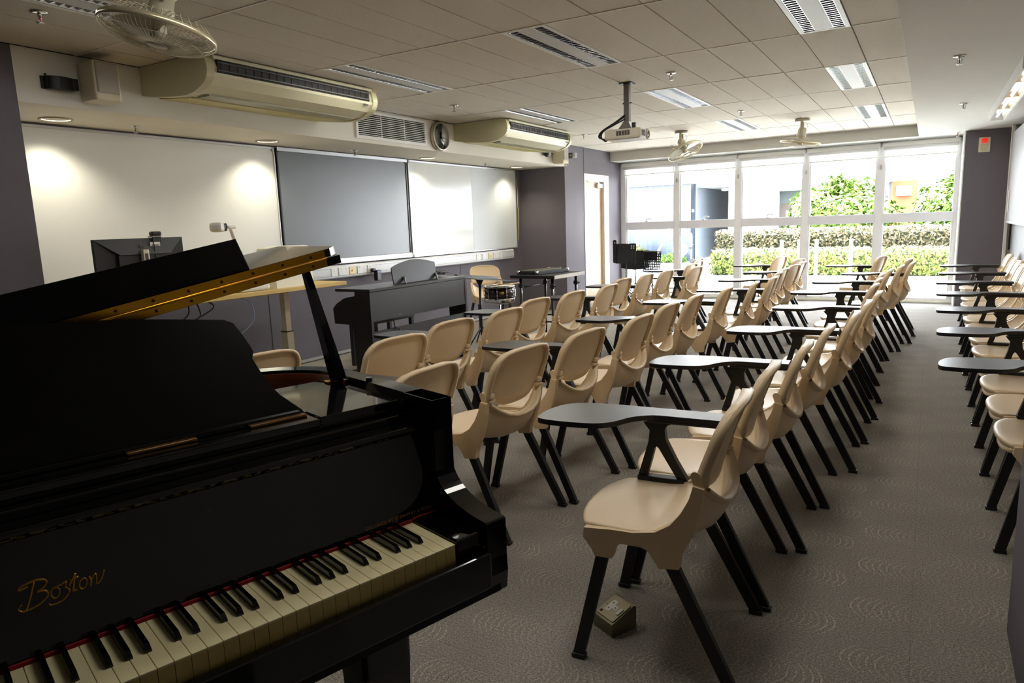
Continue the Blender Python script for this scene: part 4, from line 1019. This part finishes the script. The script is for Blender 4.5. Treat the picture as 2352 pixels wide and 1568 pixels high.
obj('cord', MB().tube(catmull([(.012, -.03, -.005), (.02, -.03, -.06), (.02, -.025, -.14), (.022, -.02, -.22)]), .003, 6), M_BLACK, t)
# document camera
t = thing('document_camera', 'white document camera with a round black lens on a bent arm', 'camera', (-4.62, 3.47, .90))
HM = Matrix.Translation((0, -.03, .50)) @ Matrix.Rotation(R(38), 4, 'Z')
obj('head', MB().box(-.045, .05, -.085, .05, -.036, .036, M=HM, bev=.022), M_WHITE, t)
obj('lens_ring', MB().lathe([(.0, .0), (.030, .0), (.031, .006), (.027, .008), (.027, .002)], 28, M=HM @ Matrix.Translation((.048, .014, 0)) @ Mx), M_BLACK, t)
obj('lens', MB().lathe([(0, .006), (.018, .005), (.026, .002)], 24, M=HM @ Matrix.Translation((.049, .014, 0)) @ Mx), mat('lens_glass', (20, 22, 30), .05), t)
obj('knuckle', MB().box(-.02, .02, .045, .12, .488, .512, bev=.008), M_WHITE, t)
obj('arm', MB().tube(catmull([(0, .075, .50), (0, .095, .44), (0, .12, .36), (0, .15, .30), (0, .165, .2), (0, .16, .05)], 5), .016, 10), M_WHITE, t)
obj('base', MB().box(-.13, .13, .02, .30, 0, .06, bev=.02), M_WHITE, t)
t = thing('white_block', 'rounded white device behind the piano lid', 'block', (-4.60, 4.04, .90))  # plain white rounded shape with a small black rectangle on its front
obj('shell', MB().prism([(p.x, p.y) for p in catmull([(-.20, 0, 0), (-.20, .28, 0), (-.16, .325, 0), (.0, .335, 0), (.14, .333, 0), (.175, .31, 0), (.19, .2, 0), (.195, 0, 0)], 4)], -.11, .10, 'x'), mat('warm_white_shell', (236, 232, 214), .45), t)
obj('dark_rectangle', MB().box(.100, .103, -.09, -.05, .285, .315), M_BLACK, t)
tag(obj('paper_tray', MB().box(-.13, .13, -.16, .16, 0, .045, bev=.012), M_BLACK, None, (-4.55, 2.36, .90)), 'black tray on the desk beside the left pillar', 'tray')

# ------------------------------------------------------------------ upright digital piano seen from behind
M_EP = wood('dark_rosewood_laminate', (36, 32, 33), (28, 25, 26), .5, 3, (12, 1, 1))
M_EPS = mat('digital_piano_black', (22, 20, 21), .5)
t = thing('digital_piano', 'dark digital piano seen from behind, in front of the wall sockets', 'digital piano', (-4.10, 5.21, 0))
w = .735
obj('back_panel', MB().box(-.02, .0, -w+.03, w-.03, .55, .81, bev=.002), M_EP, t)
obj('top_panel', MB().box(-.40, .004, -w, w, .812, .838, bev=.003), mat('digital_piano_top', (40, 38, 38), .3), t)
obj('lower_panel', MB().box(-.03, -.01, -w+.03, w-.03, .10, .46, bev=.002), M_EP, t)
for sy in (-1, 1):
    y0, y1 = sorted((sy*w, sy*(w-.032)))
    side = [(0.0, 0.0), (.0, .81), (-.17, .812), (-.172, .778), (-.30, .755), (-.40, .70), (-.44, .66), (-.43, .525), (-.21, .52), (-.20, 0)]
    obj('side_panel', MB().prism(side, y0, y1, 'y'), M_EPS, t)
    obj('side_edge', MB().box(-.005, .003, y0, y1, 0, .81), M_EP, t)
obj('key_bed', MB().box(-.42, -.03, -w+.04, w-.04, .55, .66), M_EPS, t)
md = [(p.x, p.y) for p in catmull([(-.34, 0, 0), (-.335, .13, 0), (-.30, .165, 0), (-.15, .20, 0), (0, .215, 0), (.15, .205, 0), (.30, .175, 0), (.33, .16, 0), (.315, .08, 0), (.30, 0, 0)], 4)]
MM = Matrix.Translation((-.10, .06, .84)) @ Matrix.Rotation(R(-12), 4, 'Y')
obj('music_rest', MB().prism(md, -.012, 0, 'x', M=MM), M_BLACK, t)
for y in (-.17, .32): obj('rest_stay', MB().box(-.09, -.06, y-.012, y+.012, .838, .845).box(-.01, .004, -.012, .012, 0, .09, M=Matrix.Translation((-.055, y, .84)) @ Matrix.Rotation(R(-42), 4, 'X') @ Matrix.Rotation(R(-35), 4, 'Y')), mat('stay_grey', (90, 90, 90), .4), t)
obj('foot_bar', MB().box(-.34, .0, -w+.02, w-.02, .03, .09), M_EPS, t)
obj('power_cord', MB().tube(catmull([(-.015, -.42, .56), (-.005, -.42, .47), (.012, -.38, .44), (.014, -.40, .30), (.012, -.44, .12)]), .006, 6), M_BLACK, t)
obj('panel_badge', MB().box(.0, .002, -.36, -.34, .575, .58), M_STEEL, t)
tag(obj('cable_bundle', MB().tube(catmull([(random.uniform(-.12, .12), random.uniform(-.16, .16), random.uniform(.01, .06)) for _ in range(26)], 5), .005, 6), M_BLACK, None, (-4.42, 5.86, .838)), 'tangle of black cables lying on top of the digital piano', 'cables')
t = thing('piano_stool', 'padded stool with a grey quilted seat seen through the digital piano', 'stool', (-4.75, 5.35, 0))
obj('cushion', MB().box(-.18, .18, -.32, .32, .43, .50, bev=.02), mat('grey_quilt', (120, 122, 116), .4, bump=.5, bscale=25), t)
for sx in (-1, 1):
    for sy in (-1, 1): obj('leg', MB().box(sx*.15-.02, sx*.15+.02, sy*.28-.02, sy*.28+.02, 0, .43), M_BLACK, t)

# ------------------------------------------------------------------ black flat practice stand, drum, glockenspiel table
t = thing('low_music_stand', 'black music stand with its desk folded flat beside the digital piano', 'music stand', (-4.30, 6.50, 0))
DK = Matrix.Translation((0, 0, .755)) @ Matrix.Rotation(R(-6), 4, 'X') @ Matrix.Rotation(R(4), 4, 'Y')
obj('desk', MB().box(-.14, .16, -.29, .55, 0, .005, M=DK).box(-.14, -.10, -.29, .55, 0, .035, M=DK), M_BLACK, t)
obj('hub', MB().cyl((0, 0, .69), (0, 0, .755), .018, .05, n=14), M_BLACK, t)
obj('pole', MB().cyl((0, 0, .12), (0, 0, .70), .014, n=12), M_BLACK, t)
for a in (20, 140, 260): obj('leg', MB().tube([(0, 0, .22), (.22*math.cos(R(a)), .22*math.sin(R(a)), .008)], .008, 8), M_BLACK, t)
t = thing('snare_drum', 'dark red snare drum with chrome hoops on a stand', 'drum', (-4.42, 7.10, .465))
M_DR = wood('dark_maple_drum', (52, 18, 22), (24, 8, 10), .15, 3, (6, 6, 1))
obj('shell', MB().lathe([(.172, .012), (.178, .012), (.178, .15), (.172, .15)], 48), M_DR, t)
obj('drum_head', MB().lathe([(0, .156), (.176, .156)], 48), mat('drum_head', (226, 224, 214), .5), t)
for z in (.0, .150): obj('hoop', MB().lathe([(.180, z-.004), (.190, z-.004), (.190, z+.014), (.180, z+.016), (.180, z-.004)], 48), M_CHROME, t)
for k in range(10):
    a = 2*PI*k/10+.1; c, s_ = math.cos(a)*.187, math.sin(a)*.187
    obj('tension_rod', MB().cyl((c, s_, 0), (c, s_, .16), .0035, n=8).cyl((c, s_, .05), (c, s_, .062), .008, n=8).cyl((c, s_, .102), (c, s_, .114), .008, n=8), M_CHROME, t)
ba = R(-48); BMx = Matrix.Rotation(ba, 4, 'Z') @ Matrix.Translation((.179, 0, .09)) @ Mx
obj('badge', MB().lathe([(0, 0), (.028, 0), (.028, .002), (0, .002)], 24, M=Matrix.Rotation(ba, 4, 'Z') @ Matrix.Translation((.1775, 0, .085)) @ Matrix.Scale(.6, 4, (0, 0, 1)) @ Mx), mat('gold_badge', (196, 166, 84), .3, .5), t)
obj('strainer', MB().box(.178, .20, -.02, .02, .03, .12, M=Matrix.Rotation(R(20), 4, 'Z'), bev=.004), M_CHROME, t)
t = thing('drum_stand', 'chrome and black tripod stand under the snare drum', 'stand', (-4.42, 7.10, .035))
obj('column', MB().cyl((0, 0, .12), (0, 0, .38), .013, n=12), M_CHROME, t)
for a in (0, 120, 240):
    obj('basket_arm', MB().tube(catmull([(0, 0, .37), (.12*math.cos(R(a)), .12*math.sin(R(a)), .385), (.2*math.cos(R(a)), .2*math.sin(R(a)), .41), (.203*math.cos(R(a)), .203*math.sin(R(a)), .45)]), .008, 8), M_CHROME, t)
    obj('leg', MB().tube([(0, 0, .30), (.26*math.cos(R(a+40)), .26*math.sin(R(a+40)), -.026)], .009, 8), M_CHROME, t)
tag(obj('drumstick', MB().tube([(-4.46, 6.88, .64), (-4.26, 7.34, .642)], .007, 10, taper=[1, .7]), wood('hickory', (190, 140, 70), (170, 118, 52), .4)), 'wooden drumstick lying across the snare drum', 'drumstick')
t = thing('percussion_table', 'black folding table with a worn white edge carrying a glockenspiel', 'table', (-3.60, 6.80, 0), R(-3))
obj('table_top', MB().box(-.29, .27, -.31, .36, .765, .80, bev=.003), mat('table_black', (18, 18, 19), .6), t)
obj('worn_edge', MB().box(.27, .276, -.31, .36, .764, .801), mat('worn_white_edge', (222, 222, 216), .6, var=.08, scale=30), t)
for x, y in ((-.2, -.24), (.2, -.24), (-.2, .28), (.2, .28)):
    l = obj('leg', MB().cyl((x, y, 0), (x, y, .765), .012, n=10), M_BLKMET, t)
    obj('upper_tube', MB().cyl((x+.014, y, .35), (x+.014, y, .765), .007, n=8), M_CHROME, l)
    obj('clamp', MB().box(x-.018, x+.03, y-.018, y+.018, .66, .70, bev=.004).cyl((x+.03, y, .68), (x+.055, y, .68), .006, n=8), M_BLKMET, l)
for y in (-.24, .28): obj('stretcher', MB().cyl((-.2, y, .30), (.2, y, .30), .009, n=8), M_BLKMET, t)
obj('stretcher', MB().cyl((-.2, -.24, .66), (-.2, .28, .66), .008, n=8), M_BLKMET, t)
t = thing('glockenspiel', 'black framed glockenspiel with metal bars on the percussion table', 'glockenspiel', (-3.66, 6.82, .80), R(-12))
obj('frame_side', MB().box(.10, .135, -.24, .28, .0, .04, bev=.006), mat('dark_blue_frame', (48, 52, 62), .35), t)
obj('frame_side', MB().box(-.17, -.135, -.20, .24, .0, .035, bev=.006), M_BLACK, t)
obj('frame_end', MB().box(-.15, .12, -.25, -.235, 0, .032), M_BLACK, t)
obj('frame_end', MB().box(-.15, .12, .25, .265, 0, .032), M_BLACK, t)
for k in range(14):
    y = -.225+k*.035; ln = .22-.006*k
    obj('bar', MB().box(-.13+.003*k, -.13+.003*k+ln, y, y+.026, .038, .046), mat('glock_bar', (176, 172, 146), .3, .9), t)
for k in range(4): obj('corner_fitting', MB().cyl((.118 if k < 2 else -.152, (-.245, .285)[k % 2], .0), (.118 if k < 2 else -.152, (-.245, .285)[k % 2], .045), .016, n=12), M_CHROME, t)

# ------------------------------------------------------------------ music stands by the window
def music_stand(label, x, y, rz, zb, w, h, tilt, holes, big=False):
    t = thing('music_stand', label, 'music stand', (x, y, 0), rz, 'music stands by the window')
    DK = Matrix.Translation((0, .0, zb)) @ Matrix.Rotation(R(-tilt), 4, 'X')
    if holes:
        # punched sheet: strips between rows of square holes
        nx, nz = 9, 8; mb = MB(); cx = w/nx; cz = h/nz
        for i in range(nx+1):
            X = -w/2+i*cx; mb.box(X-cx*.25, X+cx*.25, -.002, .002, 0, h, M=DK)
        for j in range(nz+1):
            Z = j*cz; mb.box(-w/2, w/2, -.002, .002, Z-cz*.22, Z+cz*.22, M=DK)
        mb.box(-w*.5, w*.28, -.002, .002, h*.55, h, M=DK)
        d = obj('desk', mb, M_BLACK, t); d['kind'] = 'stuff'
        obj('desk_lip', MB().box(-w/2, w/2, -.05, .004, h, h+.004, M=DK), mat('stand_edge_grey', (190, 188, 180), .5), t)
    else:
        pl = [(-w/2, .02), (-w*.3, 0), (0, -.012), (w*.3, 0), (w/2, .02), (w/2, h), (-w/2, h)] if big else rrect(-w/2, w/2, 0, h, .015)
        obj('desk', MB().prism(pl, -.003, .003, 'y', M=DK), M_BLACK, t)
    obj('desk_bracket', MB().tube([(-.06, .03, zb+.10), (0, .02, zb+.04), (.06, .03, zb+.10)], .006, 6).cyl((0, .02, zb+.03), (0, .05, zb+.06), .012, n=10), M_CHROME, t)
    obj('pole', MB().cyl((0, .03, .25), (0, .03, zb+.06), .008, n=10), M_BLKMET, t)
    obj('outer_tube', MB().cyl((0, .03, .06), (0, .03, .45), .011, n=10), M_BLKMET, t)
    for a in (30, 150, 270):
        c, s_ = math.cos(R(a)), math.sin(R(a)); obj('leg', MB().tube([(0, .03, .34), (.12*c, .03+.12*s_, .2), (.30*c, .03+.30*s_, .006)], .007, 6), M_BLKMET, t)
        obj('leg_stay', MB().tube([(0, .03, .12), (.14*c, .03+.14*s_, .17)], .005, 6), M_BLKMET, t)
    return t
s1 = music_stand('black music stand with small punched holes in front of another, left of the window', -4.08, 10.35, R(8), .68, .33, .31, 4, False)
for i in range(6):
    for j in range(4):
        obj('punched_hole', MB().cyl((-.12+i*.045, -.012, .74+j*.04), (-.12+i*.045, -.0135, .74+j*.04), .006, n=8), mat('hole_grey', (54, 54, 56), .6), s1)
for i in range(2):
    for j in range(2): obj('punched_hole', MB().cyl((.10+i*.035, -.024, .92+j*.032), (.10+i*.035, -.0255, .92+j*.032), .011, n=10), mat('hole_light', (206, 212, 206), .6), s1)
s2 = music_stand('wide plain black music stand with a curved lower edge by the window', -4.10, 10.80, R(4), .56, .46, .30, 4, False, True)
s3 = music_stand('black music stand punched with square holes, right of the pair', -3.73, 10.55, R(-12), .535, .29, .32, 8, True)
t = thing('punched_strip', 'narrow black punched strip standing beside the left music stand', 'strip', (-4.25, 10.33, .69))
obj('strip', MB().prism(rrect(-.032, .032, 0, .36, .02), -.004, .004, 'y'), M_BLACK, t)
for k in range(6): obj('hole', MB().cyl((0, -.0042, .04+k*.055), (0, -.005, .04+k*.055), .010, n=10), mat('hole_light', (206, 212, 206), .6) if k == 5 else mat('hole_grey', (54, 54, 56), .6), t)

# ------------------------------------------------------------------ floor socket box
t = thing('floor_socket_box', 'brushed metal floor socket box with a white three-pin outlet under the nearest chair', 'socket box', (-.835, 1.995, 0), R(-28))
M_FB = mat('tarnished_steel', (128, 122, 98), .3, .85, var=.2, scale=12)
sp = [(-.052, 0), (.052, 0), (.052, .045), (-.044, .082), (-.052, .078)]
obj('body', MB().prism(sp, -.048, .048, 'x', M=Matrix.Rotation(R(180), 4, 'Z')), M_FB, t)
th = math.atan2(.082-.045, .096)
PMx = Matrix.Rotation(R(180), 4, 'Z') @ Matrix.Translation((0, .004, .0645)) @ Matrix.Rotation(-th, 4, 'X')
fp = obj('face_plate', MB().prism(rrect(-.043, .043, -.043, .043, .006), 0, .0025, 'z', M=PMx), mat('plate_steel', (150, 144, 122), .28, .9, var=.1), t)
T_ = [(-.008, .028), (.008, .028), (.008, .008), (.024, .008), (.024, -.014), (-.024, -.014), (-.024, .008), (-.008, .008)]
PM2 = PMx @ Matrix.Translation((.012, -.004, 0)) @ Matrix.Rotation(R(90), 4, 'Z')
oi = obj('outlet_insert', MB().prism(T_, .0025, .0032, 'z', M=PM2), M_WHITE, fp)
for a, b, ww, hh in ((0, .018, .004, .008), (-.012, -.004, .006, .004), (.012, -.004, .006, .004)): obj('pin_hole', MB().box(a-ww/2, a+ww/2, b-hh/2, b+hh/2, .0031, .0035, M=PM2), M_BLKMET, t)
obj('switch', MB().box(-.014, .014, -.036, -.025, .0025, .006, M=PMx @ Matrix.Rotation(R(90), 4, 'Z') @ Matrix.Translation((0, .062, 0)), bev=.001), M_WHITE, t)
obj('neon', MB().prism(rrect(-.005, .005, -.005, .005, .002), .0025, .0032, 'z', M=PMx @ Matrix.Translation((.03, .03, 0))), mat('dark_red_neon', (70, 8, 12), .2), t)
for q in ((-.034, 0), (.034, 0)): obj('screw', MB().cyl(PMx @ Vector((q[0], q[1], .0025)), PMx @ Vector((q[0], q[1], .004)), .003, n=10), M_CHROME, t)
# ------------------------------------------------------------------ garden outside the window
GZ = -.10
M_PAVE = mat('pale_paving', (226, 224, 216), .8, var=.05, scale=1.5)
M_ASPH = mat('grey_path', (70, 74, 79), .85, var=.06, scale=2)
tag(obj('terrace', MB().box(-4.3, 14, YW+.3, 18.2, GZ-.2, GZ), M_PAVE), kind='structure')
tag(obj('garden_path', MB().box(-30, -4.3, YW+.3, 40, GZ-.2, GZ-.005).box(-4.3, 14, 18.2, 40, GZ-.2, GZ-.006), M_ASPH), kind='structure')
struct('wall_plinth', MB().box(BX-.2, RX+.2, YW+.05, YW+.35, -.3, -.02), TRIM)
def leaf_mat(name, c1, c2, c3):
    m = bpy.data.materials.new(name); m.use_nodes = True; nt = m.node_tree; b = nt.nodes['Principled BSDF']
    N = nt.nodes.new; L = nt.links.new
    g = N('ShaderNodeNewGeometry'); r = N('ShaderNodeValToRGB'); no = N('ShaderNodeTexNoise'); no.inputs['Scale'].default_value = 9
    L(g.outputs['Position'], no.inputs['Vector'])
    r.color_ramp.elements[0].color = (*lin(c1), 1); r.color_ramp.elements[0].position = .35; r.color_ramp.elements[1].color = (*lin(c3), 1); r.color_ramp.elements[1].position = .68
    e = r.color_ramp.elements.new(.5); e.color = (*lin(c2), 1)
    L(no.outputs['Fac'], r.inputs[0]); L(r.outputs[0], b.inputs['Base Color']); b.inputs['Roughness'].default_value = .6; b.inputs['Specular IOR Level'].default_value = .12
    return m
L_HEDGE = leaf_mat('hedge_leaf', (34, 46, 18), (66, 74, 30), (90, 86, 48))
L_HEDGE2 = leaf_mat('brown_hedge_leaf', (42, 44, 26), (72, 66, 44), (92, 80, 62))
L_BUSH = leaf_mat('bush_leaf', (30, 56, 16), (74, 98, 34), (118, 130, 60))
rl = random.Random(11)
def leaf(mb, p, n, s):
    n = n.normalized(); a = n.orthogonal().normalized(); a.rotate(Matrix.Rotation(rl.uniform(0, 2*PI), 3, n)); b = n.cross(a)
    l = s*rl.uniform(.8, 1.3); w = l*.42
    mb.add([p-a*l, p+b*w, p+a*l, p-b*w], [(0, 1, 2, 3)])
def hedge(label, x0, x1, y0, y1, z1, m, n, s, taper=0):
    t = thing('hedge', label, 'hedge', ((x0+x1)/2, (y0+y1)/2, GZ))
    X, Y, Z = (x1-x0)/2, (y1-y0)/2, z1-GZ
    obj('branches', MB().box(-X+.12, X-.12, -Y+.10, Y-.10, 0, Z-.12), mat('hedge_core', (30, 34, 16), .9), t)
    mb = MB()
    for _ in range(n):
        k = rl.random()
        if k < .52: p = Vector((rl.uniform(-X, X), -Y+rl.uniform(-.03, .09), rl.uniform(0.02, Z))); nn = Vector((rl.gauss(0, .5), -1, rl.gauss(.5, .5)))
        elif k < .9: p = Vector((rl.uniform(-X, X), rl.uniform(-Y, Y), Z-rl.uniform(-.04, .10))); nn = Vector((rl.gauss(0, .4), rl.gauss(-.2, .4), 1))
        else: p = Vector(((-X if rl.random() < .8 else X)+rl.uniform(-.04, .08), rl.uniform(-Y, Y), rl.uniform(0, Z))); nn = Vector((-1, rl.gauss(0, .5), .4))
        leaf(mb, p, nn, s)
    f = obj('foliage', mb, m, t); f['kind'] = 'stuff'
    return t
hedge('low clipped green hedge nearest the window', -4.75, 2.2, 17.9, 18.9, .50, L_HEDGE, 9000, .045)
hedge('taller brownish hedge behind the low one', -5.0, 2.4, 19.3, 20.2, .96, L_HEDGE2, 9000, .05)
def bush(label, x, y, rx, ry, zt, n, s, zb=.2):
    t = thing('garden_bush', label, 'bush', (x, y, GZ), group='garden bushes')
    h = zt-GZ
    for k in range(5):
        a = 2*PI*k/5; obj('stem', MB().tube([(0.1*math.cos(a), .1*math.sin(a), 0), (.35*rx*math.cos(a), .35*ry*math.sin(a), h*.45), (.6*rx*math.cos(a), .6*ry*math.sin(a), h*.75)], .03, 6), mat('bark', (92, 84, 66), .9), t)
    mb = MB()
    for _ in range(n):
        th = rl.uniform(0, 2*PI); ph = rl.uniform(-.35, PI/2); r = rl.uniform(.72, 1.03)*(1+.08*math.sin(5*th)+.07*math.sin(7*ph+th))
        d = Vector((math.cos(th)*math.cos(ph), math.sin(th)*math.cos(ph), math.sin(ph)))
        p = Vector((d.x*rx*r, d.y*ry*r, h*.48+d.z*h*.52*r)); leaf(mb, p, d+Vector((rl.gauss(0, .5), rl.gauss(0, .5), rl.gauss(.4, .4))), s)
    f = obj('foliage', mb, L_BUSH, t); f['kind'] = 'stuff'
    return t
bush('large rounded bush behind the hedges', -2.15, 21.5, 1.45, 1.2, 2.22, 6500, .085)
bush('smaller rounded bush right of the large one, beside the dark pillar', 0.55, 21.7, .98, 1.0, 2.15, 4500, .085)
bush('leafy bush at the end of the outdoor corridor', -10.6, 39, 1.6, 1.5, 3.2, 2500, .16)
# bollards
for k, x in enumerate((-3.35, -2.55, -2.22, -1.90, -1.28)):
    t = thing('bollard', '%s white bollard from the left in front of the low hedge' % ORD[k], 'bollard', (x*1.0, 15.0, GZ), group='white bollards')
    obj('post', MB().cyl((0, 0, 0), (0, 0, .93), .032, n=16), mat('white_post', (236, 236, 232), .4), t)
    obj('cap', MB().lathe([(0, .95), (.02, .948), (.036, .93), (.036, .92), (.03, .92)], 16), mat('white_post', (236, 236, 232), .4), t)
# blue-grey tiled building with its lettering
def tile_mat():
    m = mat('blue_wall_tiles', (52, 60, 70), .35, var=.08); nt = m.node_tree; b = nt.nodes['Principled BSDF']
    br = nt.nodes.new('ShaderNodeTexBrick'); tc = nt.nodes.new('ShaderNodeTexCoord'); mp = nt.nodes.new('ShaderNodeMapping')
    mp.inputs['Rotation'].default_value = (R(90), 0, 0)
    nt.links.new(tc.outputs['Object'], mp.inputs[0]); nt.links.new(mp.outputs[0], br.inputs['Vector'])
    br.offset = 0; br.inputs['Scale'].default_value = 1; br.inputs['Brick Width'].default_value = .16; br.inputs['Row Height'].default_value = .065; br.inputs['Mortar Size'].default_value = .006
    br.inputs['Color1'].default_value = (*lin((54, 63, 73)), 1); br.inputs['Color2'].default_value = (*lin((49, 58, 69)), 1); br.inputs['Mortar'].default_value = (*lin((36, 43, 53)), 1)
    nt.links.new(br.outputs[0], b.inputs['Base Color']); return m
bw_ = thing('tiled_building', 'blue tiled building wall with white lettering outside the left panes', 'building', (-8.62, 24.0, GZ))
obj('tiled_wall', MB().box(-3.5, 1.55, 0, 3.5, 0, 2.62), tile_mat(), bw_)
obj('white_fascia', MB().box(-3.6, 1.52, -.35, 3.5, 2.62, 3.6), mat('white_render', (240, 240, 236), .7), bw_)
me = text_mesh('ZESHAN FOUNDATION B', .125, .006); me.transform(Matrix.Translation((.95, -.006, 1.70)) @ Matrix.Rotation(R(90), 4, 'X')); me.materials.append(mat('white_letters', (245, 245, 242), .5)); obj('wall_lettering', me, None, bw_)
cor = thing('corridor_block', 'grey outdoor corridor with white columns beside the tiled building', 'building', (-6.2, 24.0, GZ))
obj('corridor_wall', MB().box(.05, .35, 1.5, 12, 0, 2.62), mat('corridor_grey', (120, 125, 126), .7), cor)
obj('left_return', MB().box(-.86, -.80, .5, 12, 0, 2.62), mat('corridor_blue', (120, 126, 136), .7), cor)
obj('corridor_ceiling', MB().box(-.8, 1.2, .5, 12, 2.5, 2.62), mat('corridor_white', (226, 226, 222), .7), cor)
obj('corridor_fascia', MB().box(-.8, 1.75, -.3, 12, 2.62, 3.6), mat('white_render', (240, 240, 236), .7), cor)
obj('corridor_floor', MB().box(-.8, .05, .0, 12, 0, .02), M_PAVE, cor)
obj('white_column', MB().box(.35, 1.75, .2, 1.5, 0, 2.62), mat('white_render', (240, 240, 236), .7), cor)
obj('notice_board', MB().box(.02, .05, 3.2, 4.6, .7, 1.9), mat('notice_dark', (70, 88, 84), .4), cor)
obj('ceiling_lamp', MB().lathe([(0, 2.5), (.16, 2.5), (.14, 2.4), (0, 2.38)], 20, M=Matrix.Translation((-.25, 2.2, 0))), M_WHITE, cor)
gb = thing('grey_building', 'pale grey building with a brown door and windows behind the bush', 'building', (-4.2, 25.5, GZ))
obj('wall', MB().box(-.25, .95, 0, .3, 0, 2.5), mat('pale_grey_render', (84, 89, 92), .7), gb)
obj('side_wall', MB().box(.95, 2.0, -.6, .3, 0, 3.4), mat('side_grey_render', (96, 99, 101), .7), gb)
obj('canopy', MB().box(-.22, .95, -1.0, .3, 2.25, 3.6), mat('white_render', (240, 240, 236), .7), gb)
dr = obj('door', MB().box(-.2, .2, -.03, 0, 0, 1.85), mat('brown_door', (80, 69, 62), .6), gb)
obj('door_glass', MB().box(-.02, .06, -.035, -.03, .9, 1.6), mat('door_glass_green', (140, 160, 120), .2), dr)
for z0, z1 in ((.9, 1.8), (1.95, 2.2)):
    wn = obj('window', MB().box(.42, .86, -.03, 0, z0, z1), M_WF, gb); obj('pane', MB().box(.47, .81, -.035, -.028, z0+.05, z1-.05), mat('outdoor_pane', (78, 90, 92), .1), wn)
ob = thing('orange_building', 'far building with an orange wall and a white air conditioner unit', 'building', (-.2, 30.0, GZ))
obj('orange_wall', MB().box(-1.1, -.25, 0, .3, 0, 2.55), mat('orange_render', (130, 74, 38), .7), ob)
obj('grey_wall', MB().box(-2.0, -1.1, .2, .5, 0, 3.0), mat('side_grey_render', (96, 99, 101), .7), ob)
obj('white_wall', MB().box(-.25, 3.5, .1, .4, 0, 3.0), mat('white_render', (240, 240, 236), .7), ob)
obj('roof_slope', MB().prism([(-1.2, 2.5), (-.2, 3.1), (3.6, 3.1), (3.6, 3.25), (-.25, 3.25), (-1.3, 2.6)], -.5, .6, 'y'), mat('white_render', (240, 240, 236), .7), ob)
au = obj('aircon_unit', MB().box(-.92, -.42, -.3, 0, 2.0, 2.36, bev=.02), M_WHITE, ob)
obj('aircon_fan', MB().cyl((-.80, -.305, 2.18), (-.80, -.29, 2.18), .11, n=20), mat('fan_grey', (120, 122, 124), .5), au)
for k in range(2): 
    wn = obj('window', MB().box(.3+k*1.2, 1.3+k*1.2, .05, .1, 2.2, 2.9), M_WF, ob); obj('pane', MB().box(.36+k*1.2, 1.24+k*1.2, .04, .06, 2.26, 2.84), mat('outdoor_pane', (78, 90, 92), .1), wn)
# planting at the foot of the tiled wall, hose trolley
def shrub(label, x, y, r, h, n, m, s):
    t = thing('garden_shrub', label, 'shrub', (x, y, GZ)); mb = MB()
    for _ in range(n):
        a = rl.uniform(0, 2*PI); q = rl.random()**.5
        p = Vector((q*r*math.cos(a), q*r*.6*math.sin(a), rl.uniform(.0, h)*(1-.6*q))); leaf(mb, p, Vector((rl.gauss(0, .6), -.6, rl.gauss(.7, .4))), s)
    f = obj('foliage', mb, m, t); f['kind'] = 'stuff'
    obj('stem', MB().tube([(0, 0, 0), (.02, 0, h*.5)], .02, 6), mat('bark', (92, 84, 66), .9), t)
shrub('yellow-green fern clump at the foot of the tiled wall', -8.75, 23.0, .55, .75, 700, L_HEDGE, .09)
shrub('low dark green plant right of the fern clump', -7.55, 23.3, .55, .35, 600, L_BUSH, .06)
shrub('dark reddish shrub left of the fern clump', -9.75, 23.2, .35, 1.15, 260, leaf_mat('red_leaf', (70, 50, 50), (110, 90, 88), (140, 80, 70)), .08)
tag(obj('leaning_pipe', MB().tube(catmull([(-7.95, 22.6, GZ), (-7.7, 22.7, .45), (-7.45, 22.9, 1.05), (-7.4, 23.0, 1.25)]), .035, 8), mat('white_pipe', (232, 232, 230), .4)), 'thin white pipe leaning on the tiled wall', 'pipe')
t = thing('hose_trolley', 'white hose reel trolley standing by the outdoor corridor', 'trolley', (-6.75, 22.6, GZ))
obj('frame', MB().tube(catmull([(-.28, 0, .05), (-.28, 0, .85), (-.2, 0, .95), (.05, 0, .95), (.12, 0, .88), (.12, 0, .12), (.16, 0, .06)]), .025, 8), M_WHITE, t)
obj('reel', MB().cyl((-.22, -.12, .45), (-.22, .12, .45), .2, n=24).cyl((-.22, -.14, .45), (-.22, -.12, .45), .24, n=24), mat('reel_blue', (150, 176, 186), .4), t)
obj('crank', MB().cyl((.12, -.05, .5), (.12, -.14, .5), .05, n=12).tube([(.12, -.12, .5), (.22, -.13, .62)], .012, 6), M_BLACK, t)
obj('wheel', MB().cyl((.14, -.04, .08), (.14, .04, .08), .08, n=18), M_BLACK, t)
